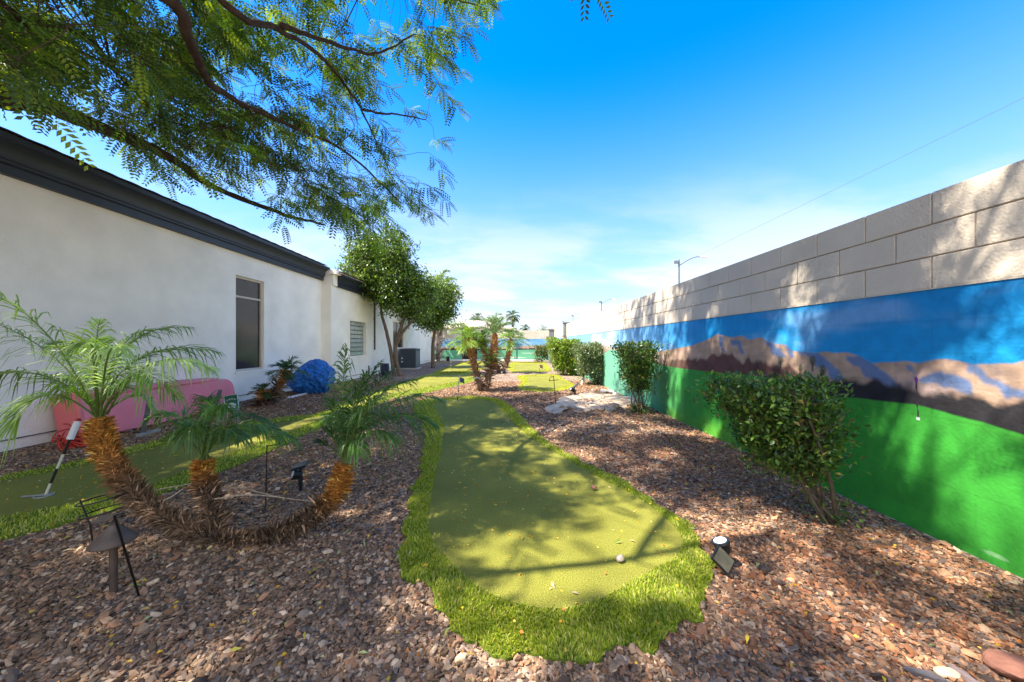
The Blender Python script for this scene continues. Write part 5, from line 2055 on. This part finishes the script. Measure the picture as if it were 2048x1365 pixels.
mb = MB()
for e in (((0, 0), (1, 0)), ((1, 0), (1, 1)), ((1, 1), (0, 1)), ((0, 1), (0, 0))):
    mb.obox(on_sign(*e[0]), on_sign(*e[1]), .010, .006)
mb.build('border', M['sign_pale'], t)
mb = MB()
pts = [on_sign(.5 + .33 * math.cos(a), .74 + .22 * math.sin(a)) for a in np.linspace(0, 2 * math.pi, 24, endpoint=False)]
mb.add(pts, [tuple(range(24))[::-1]])
mb.build('oval', M['sign_pale'], t)
mb = MB()      # arched row of small white letter marks
for k in range(8):
    u = .17 + .66 * k / 7
    v = .36 - .10 * math.sin(math.pi * (k + .5) / 8)
    mb.obox(on_sign(u - .028, v + .05), on_sign(u - .020, v - .05), .006, .002)
    if k % 3 != 1:
        mb.obox(on_sign(u - .02, v - .045), on_sign(u + .03, v - .045), .006, .002)
    if k % 2 == 0:
        mb.obox(on_sign(u + .028, v - .05), on_sign(u + .028, v + .05), .006, .002)
    mb.obox(on_sign(u - .02, v + .005), on_sign(u + .025, v + .005), .006, .002)
mb.build('lettering', M['sign_pale'], t)
mb = MB()
for u in (.12, .88):
    p = on_sign(u, 1.0)
    mb = MB()
    mb.tube([p, (p[0] + .005, p[1], -.02)], .004, 6)
    mb.build('stake', M['galv'], t)

# single stones
def stone(pos, r, label, mat=None, sq=(1, .8, .6), seed=0, group=None, nm='rock'):
    r_ = np.random.default_rng(seed)
    bm = bmesh.new()
    bmesh.ops.create_icosphere(bm, subdivisions=3, radius=1)
    V = np.array([v.co[:] for v in bm.verts])
    Fq = np.array([[v.index for v in f.verts] for f in bm.faces])
    bm.free()
    V = V * (1 + .5 * (fbm(V[:, 0] * 1.5 + seed * 3.1, V[:, 1] * 1.5 + V[:, 2] * 1.2, seed, 3) - .5))[:, None]
    for k in range(7):
        d_ = sphere_dirs(r_, 1)[0]
        e = np.clip(V @ d_ - .72, 0, None)
        V = V - e[:, None] * d_ * .85
    V = V * np.array(sq) * r
    a = r_.uniform(0, 6.28)
    V = np.column_stack([V[:, 0] * math.cos(a) - V[:, 1] * math.sin(a), V[:, 0] * math.sin(a) + V[:, 1] * math.cos(a), V[:, 2]])
    V[:, 2] -= V[:, 2].min() + r * .12
    mb = MB()
    mb.add(V + np.array(pos), Fq)
    o = mb.build(nm, mat or M['rock'], None, smooth=False, origin=pos)
    return tag(o, label, 'rock', group)


stone(G(1240, 1131) + (0, 0, .022), .026, 'pale round pebble lying on the near end of the long green', plain('pale_pebble', (.52, .42, .34), .9, var=.15, scale=30), (1, .9, .75), 2, None, 'pebble')
stone(G(1188, 986) + (0, 0, .03), .028, 'reddish brown stone lying on the right side of the long green', plain('red_rock', (.28, .12, .08), .9, bump=.4), (1, .7, .6), 3, None, 'pebble')
stone(G(2040, 1354), .085, 'large reddish brown rock in the front right corner', plain('red_brown_rock', (.30, .13, .085), .9, var=.3, scale=7, bump=.6, bscale=20), (1, .8, .5), 4)
stone(G(1935, 1362), .04, 'dark purplish slab of stone left of the corner rock', plain('slate_rock', (.16, .12, .12), .85, bump=.4), (1.3, .5, .35), 5)
stone(G(1850, 1356), .045, 'long dark slate shard two stones left of the corner rock', plain('dark_shard', (.10, .09, .095), .8, bump=.4), (1.5, .5, .35), 12)
stone(G(1895, 1352), .03, 'cream coloured smooth stone lying among the dark slabs', plain('cream_rock', (.40, .31, .22), .9, bump=.3), (1.3, .8, .5), 6)
RIM = [(1170, 790, .10), (1182, 790, .12), (1207, 787, .14), (1222, 788, .13), (1230, 791, .10), (1245, 800, .08), (1250, 806, .10), (1127, 820, .10), (1145, 821, .12), (1160, 823, .10), (1208, 819, .10), (1228, 817, .14), (1255, 813, .12), (1203, 823, .09)]
for k, (px, py, r_) in enumerate(RIM):
    back = py < 805
    lab = ['tan rock in the back rim of the bunker right of the spotlight', 'flat tan rock, second in the back rim from the spotlight', 'pale yellowish rock at the middle of the bunker back rim',
           'large whitish rock in the back rim of the bunker', 'small whitish rock ending the bunker back rim', 'small brown rock on the right end of the bunker',
           'brown rock beside the upright shrub at the bunker end', 'brown rock at the front left tip of the bunker', 'grey brown rock, second along the bunker front rim',
           'reddish rock in the middle of the bunker front rim', 'dark rock at the bunker front, right of centre', 'largest dark rock of the bunker front rim',
           'reddish rock where the front rim meets the upright shrub', 'small dark rock nearest the viewer at the bunker rim'][k]
    stone(G(px, py), r_ * .8, lab, M['rock'] if not (2 <= k <= 4) else M['concrete'], (1.2, .8, .55), 20 + k, 'rocks rimming the sand bunker')

# ------------------------------------------------------------------ beyond the walls
def neighbour(name, label, x0, x1, y0, y1, ze, zr, roof, wall=(.60, .52, .44)):
    t = thing(name, ((x0 + x1) / 2, (y0 + y1) / 2, 0), label, 'house', 'houses beyond the far wall')
    mb = MB()
    mb.box((x0 + .6, y0 + .6, 0), (x1 - .6, y1 - .6, ze - .05))
    mb.build('wall', plain('tan_stucco', wall, .9, var=.05), t)
    mb = MB()
    h = (y1 - y0) / 2
    xm0, xm1 = x0 + h, x1 - h
    if xm1 < xm0:
        xm0 = xm1 = (x0 + x1) / 2
    ym = (y0 + y1) / 2
    v = [(x0, y0, ze), (x1, y0, ze), (x1, y1, ze), (x0, y1, ze), (xm0, ym, zr), (xm1, ym, zr), (x0, y0, ze - .22), (x1, y0, ze - .22), (x1, y1, ze - .22), (x0, y1, ze - .22)]
    mb.add(v, [(0, 1, 5, 4), (2, 3, 4, 5), (1, 2, 5), (3, 0, 4), (0, 6, 7, 1), (1, 7, 8, 2), (2, 8, 9, 3), (3, 9, 6, 0), (6, 9, 8, 7)])
    mb.build('roof', roof, t)
    for u in (.3, .6):
        a = x0 + (x1 - x0) * u
        mb = MB()
        mb.box((a, y0 + .56, ze - 1.7), (a + 1.2, y0 + .62, ze - .5))
        mb.build('window', M['screen'], t)


neighbour('tan_house', 'low house with a wide tan hipped roof beyond the far wall', -9.5, .6, 38, 46, 2.95, 4.1, M['roofA'])
neighbour('red_house', 'distant house with a reddish roof right of the corner pilaster', 6.0, 11.0, 66, 72, 3.2, 4.6, M['roofB'])
leafy_tree('pale green leafy tree behind the tan hipped roof', (-5.1, 33, 0), [([(-5.1, 33, -.1), (-5.1, 33, 1.5), (-5.0, 33, 2.6)], .14, .08)],
           [((-5.4, 33, 2.6), (1.3, 1.0, 1.0)), ((-4.6, 33, 2.3), (.8, .8, .8))], 90, 26, .16, [(.12, .22, .04), (.18, .29, .06), (.08, .15, .03)], 31, 'shade_tree', 'trees beyond the far wall', .3)
leafy_tree('small bushy green tree left of the corner pilaster, behind the far wall', (3.0, 34, 0), [([(3.0, 34, -.1), (3.0, 34, 1.2), (3.0, 34, 2.0)], .12, .07)],
           [((2.7, 34, 2.0), (.75, .7, .65)), ((3.4, 34, 2.0), (.7, .7, .7)), ((3.05, 34, 2.6), (.3, .3, .55))], 80, 26, .14, TREE, 32, 'shade_tree', 'trees beyond the far wall', .22)
leafy_tree('far dark green tree showing above the tan roof ridge', (-7.2, 62, 0), [([(-7.2, 62, -.1), (-7.2, 62, 2), (-7.2, 62, 3.5)], .2, .1)],
           [((-7.2, 62, 4.5), (1.7, 1.4, 1.3))], 60, 26, .25, TREE, 33, 'shade_tree', 'trees beyond the far wall', .4)


def far_palm(x, y, h, label, seed, n=20, l=1.4):
    t = thing('fan_palm', (x, y, 0), label, 'palm', 'palms beyond the far wall')
    r_ = np.random.default_rng(seed)
    mb = MB()
    mb.tube(smooth_path([(x, y, -.1), (x + .05, y, h * .5), (x, y, h)], 10), np.linspace(.22, .16, 10), 8, (.13, .10, .085))
    mb.build('trunk', M['bark'], t)
    mb = MB()
    fan_crown(mb, r_, (x, y, h), n, l, (-50, 80), n=16, L=l * .45, wid=.06, cols=[(.05, .09, .03), (.08, .12, .04)], droop=.5)
    mb.build('crown', M['leaf'], t)


q = P(1025, 632, 55)
far_palm(q[0], 55, q[2], 'tall fan palm standing alone above the far wall', 41)
q = P(955, 636, 60)
far_palm(q[0], 60, q[2], 'short fan palm showing just over the tan roof', 42, l=1.2)
q = P(1050, 657, 58)
far_palm(q[0], 58, q[2], 'low fan palm peeping over the far wall left of the bushy tree', 43, l=1.0)


def street_lamp(x, y, h, label):
    t = thing('street_lamp', (x, y, 0), label, 'street lamp', 'street lamps beyond the mural wall')
    mb = MB()
    mb.tube([(x, y, -.1), (x, y, h)], [.11, .075], 12)
    mb.build('pole', M['lampgrey'], t)
    mb = MB()
    a = smooth_path([(x, y, h - .55), (x + .7, y, h - .1), (x + 1.4, y, h + .22), (x + 2.0, y, h + .28)], 16)
    mb.tube(a, np.linspace(.05, .035, 16), 8)
    mb.build('arm', M['lampgrey'], t)
    mb = MB()
    mb.tube([(x + 1.95, y, h + .27), (x + 2.1, y, h + .28), (x + 2.45, y, h + .24), (x + 2.6, y, h + .22)], [.05, .09, .10, .04], 10)
    mb.build('lamp_head', M['white'], t)
    mb = MB()
    mb.box((x - .42, y - .12, h - .35), (x - .12, y + .12, h - .1))
    mb.tube([(x - .15, y, h - .22), (x, y, h - .22)], .03, 6)
    mb.build('camera_box', M['lampgrey'], t)


for (px, py, s_), lab in zip([(1358, 520, 21.7), (1203, 602, 11.2), (1146, 630, 7.7), (1127, 642, 6.1)],
                             ['nearest and tallest looking grey street lamp above the mural wall', 'second street lamp along, above the pale part of the wall',
                              'third street lamp along, just right of the stone pilaster', 'most distant street lamp, left of the stone pilaster']):
    Y_ = F / s_
    q = P(px, py, Y_)
    street_lamp(q[0], Y_, q[2], lab)
mb = MB()
yy = np.linspace(3, 150, 40)
sag = -.9 * np.sin((yy - 3) / 147 * math.pi)
mb.tube(np.column_stack([np.full(40, 16.8), yy, 9.35 + sag * .4]), .008, 5)
o = mb.build('overhead_wire', M['lampgrey'], smooth=True)
tag(o, 'thin overhead wire slanting across the sky above the mural wall', 'wire')
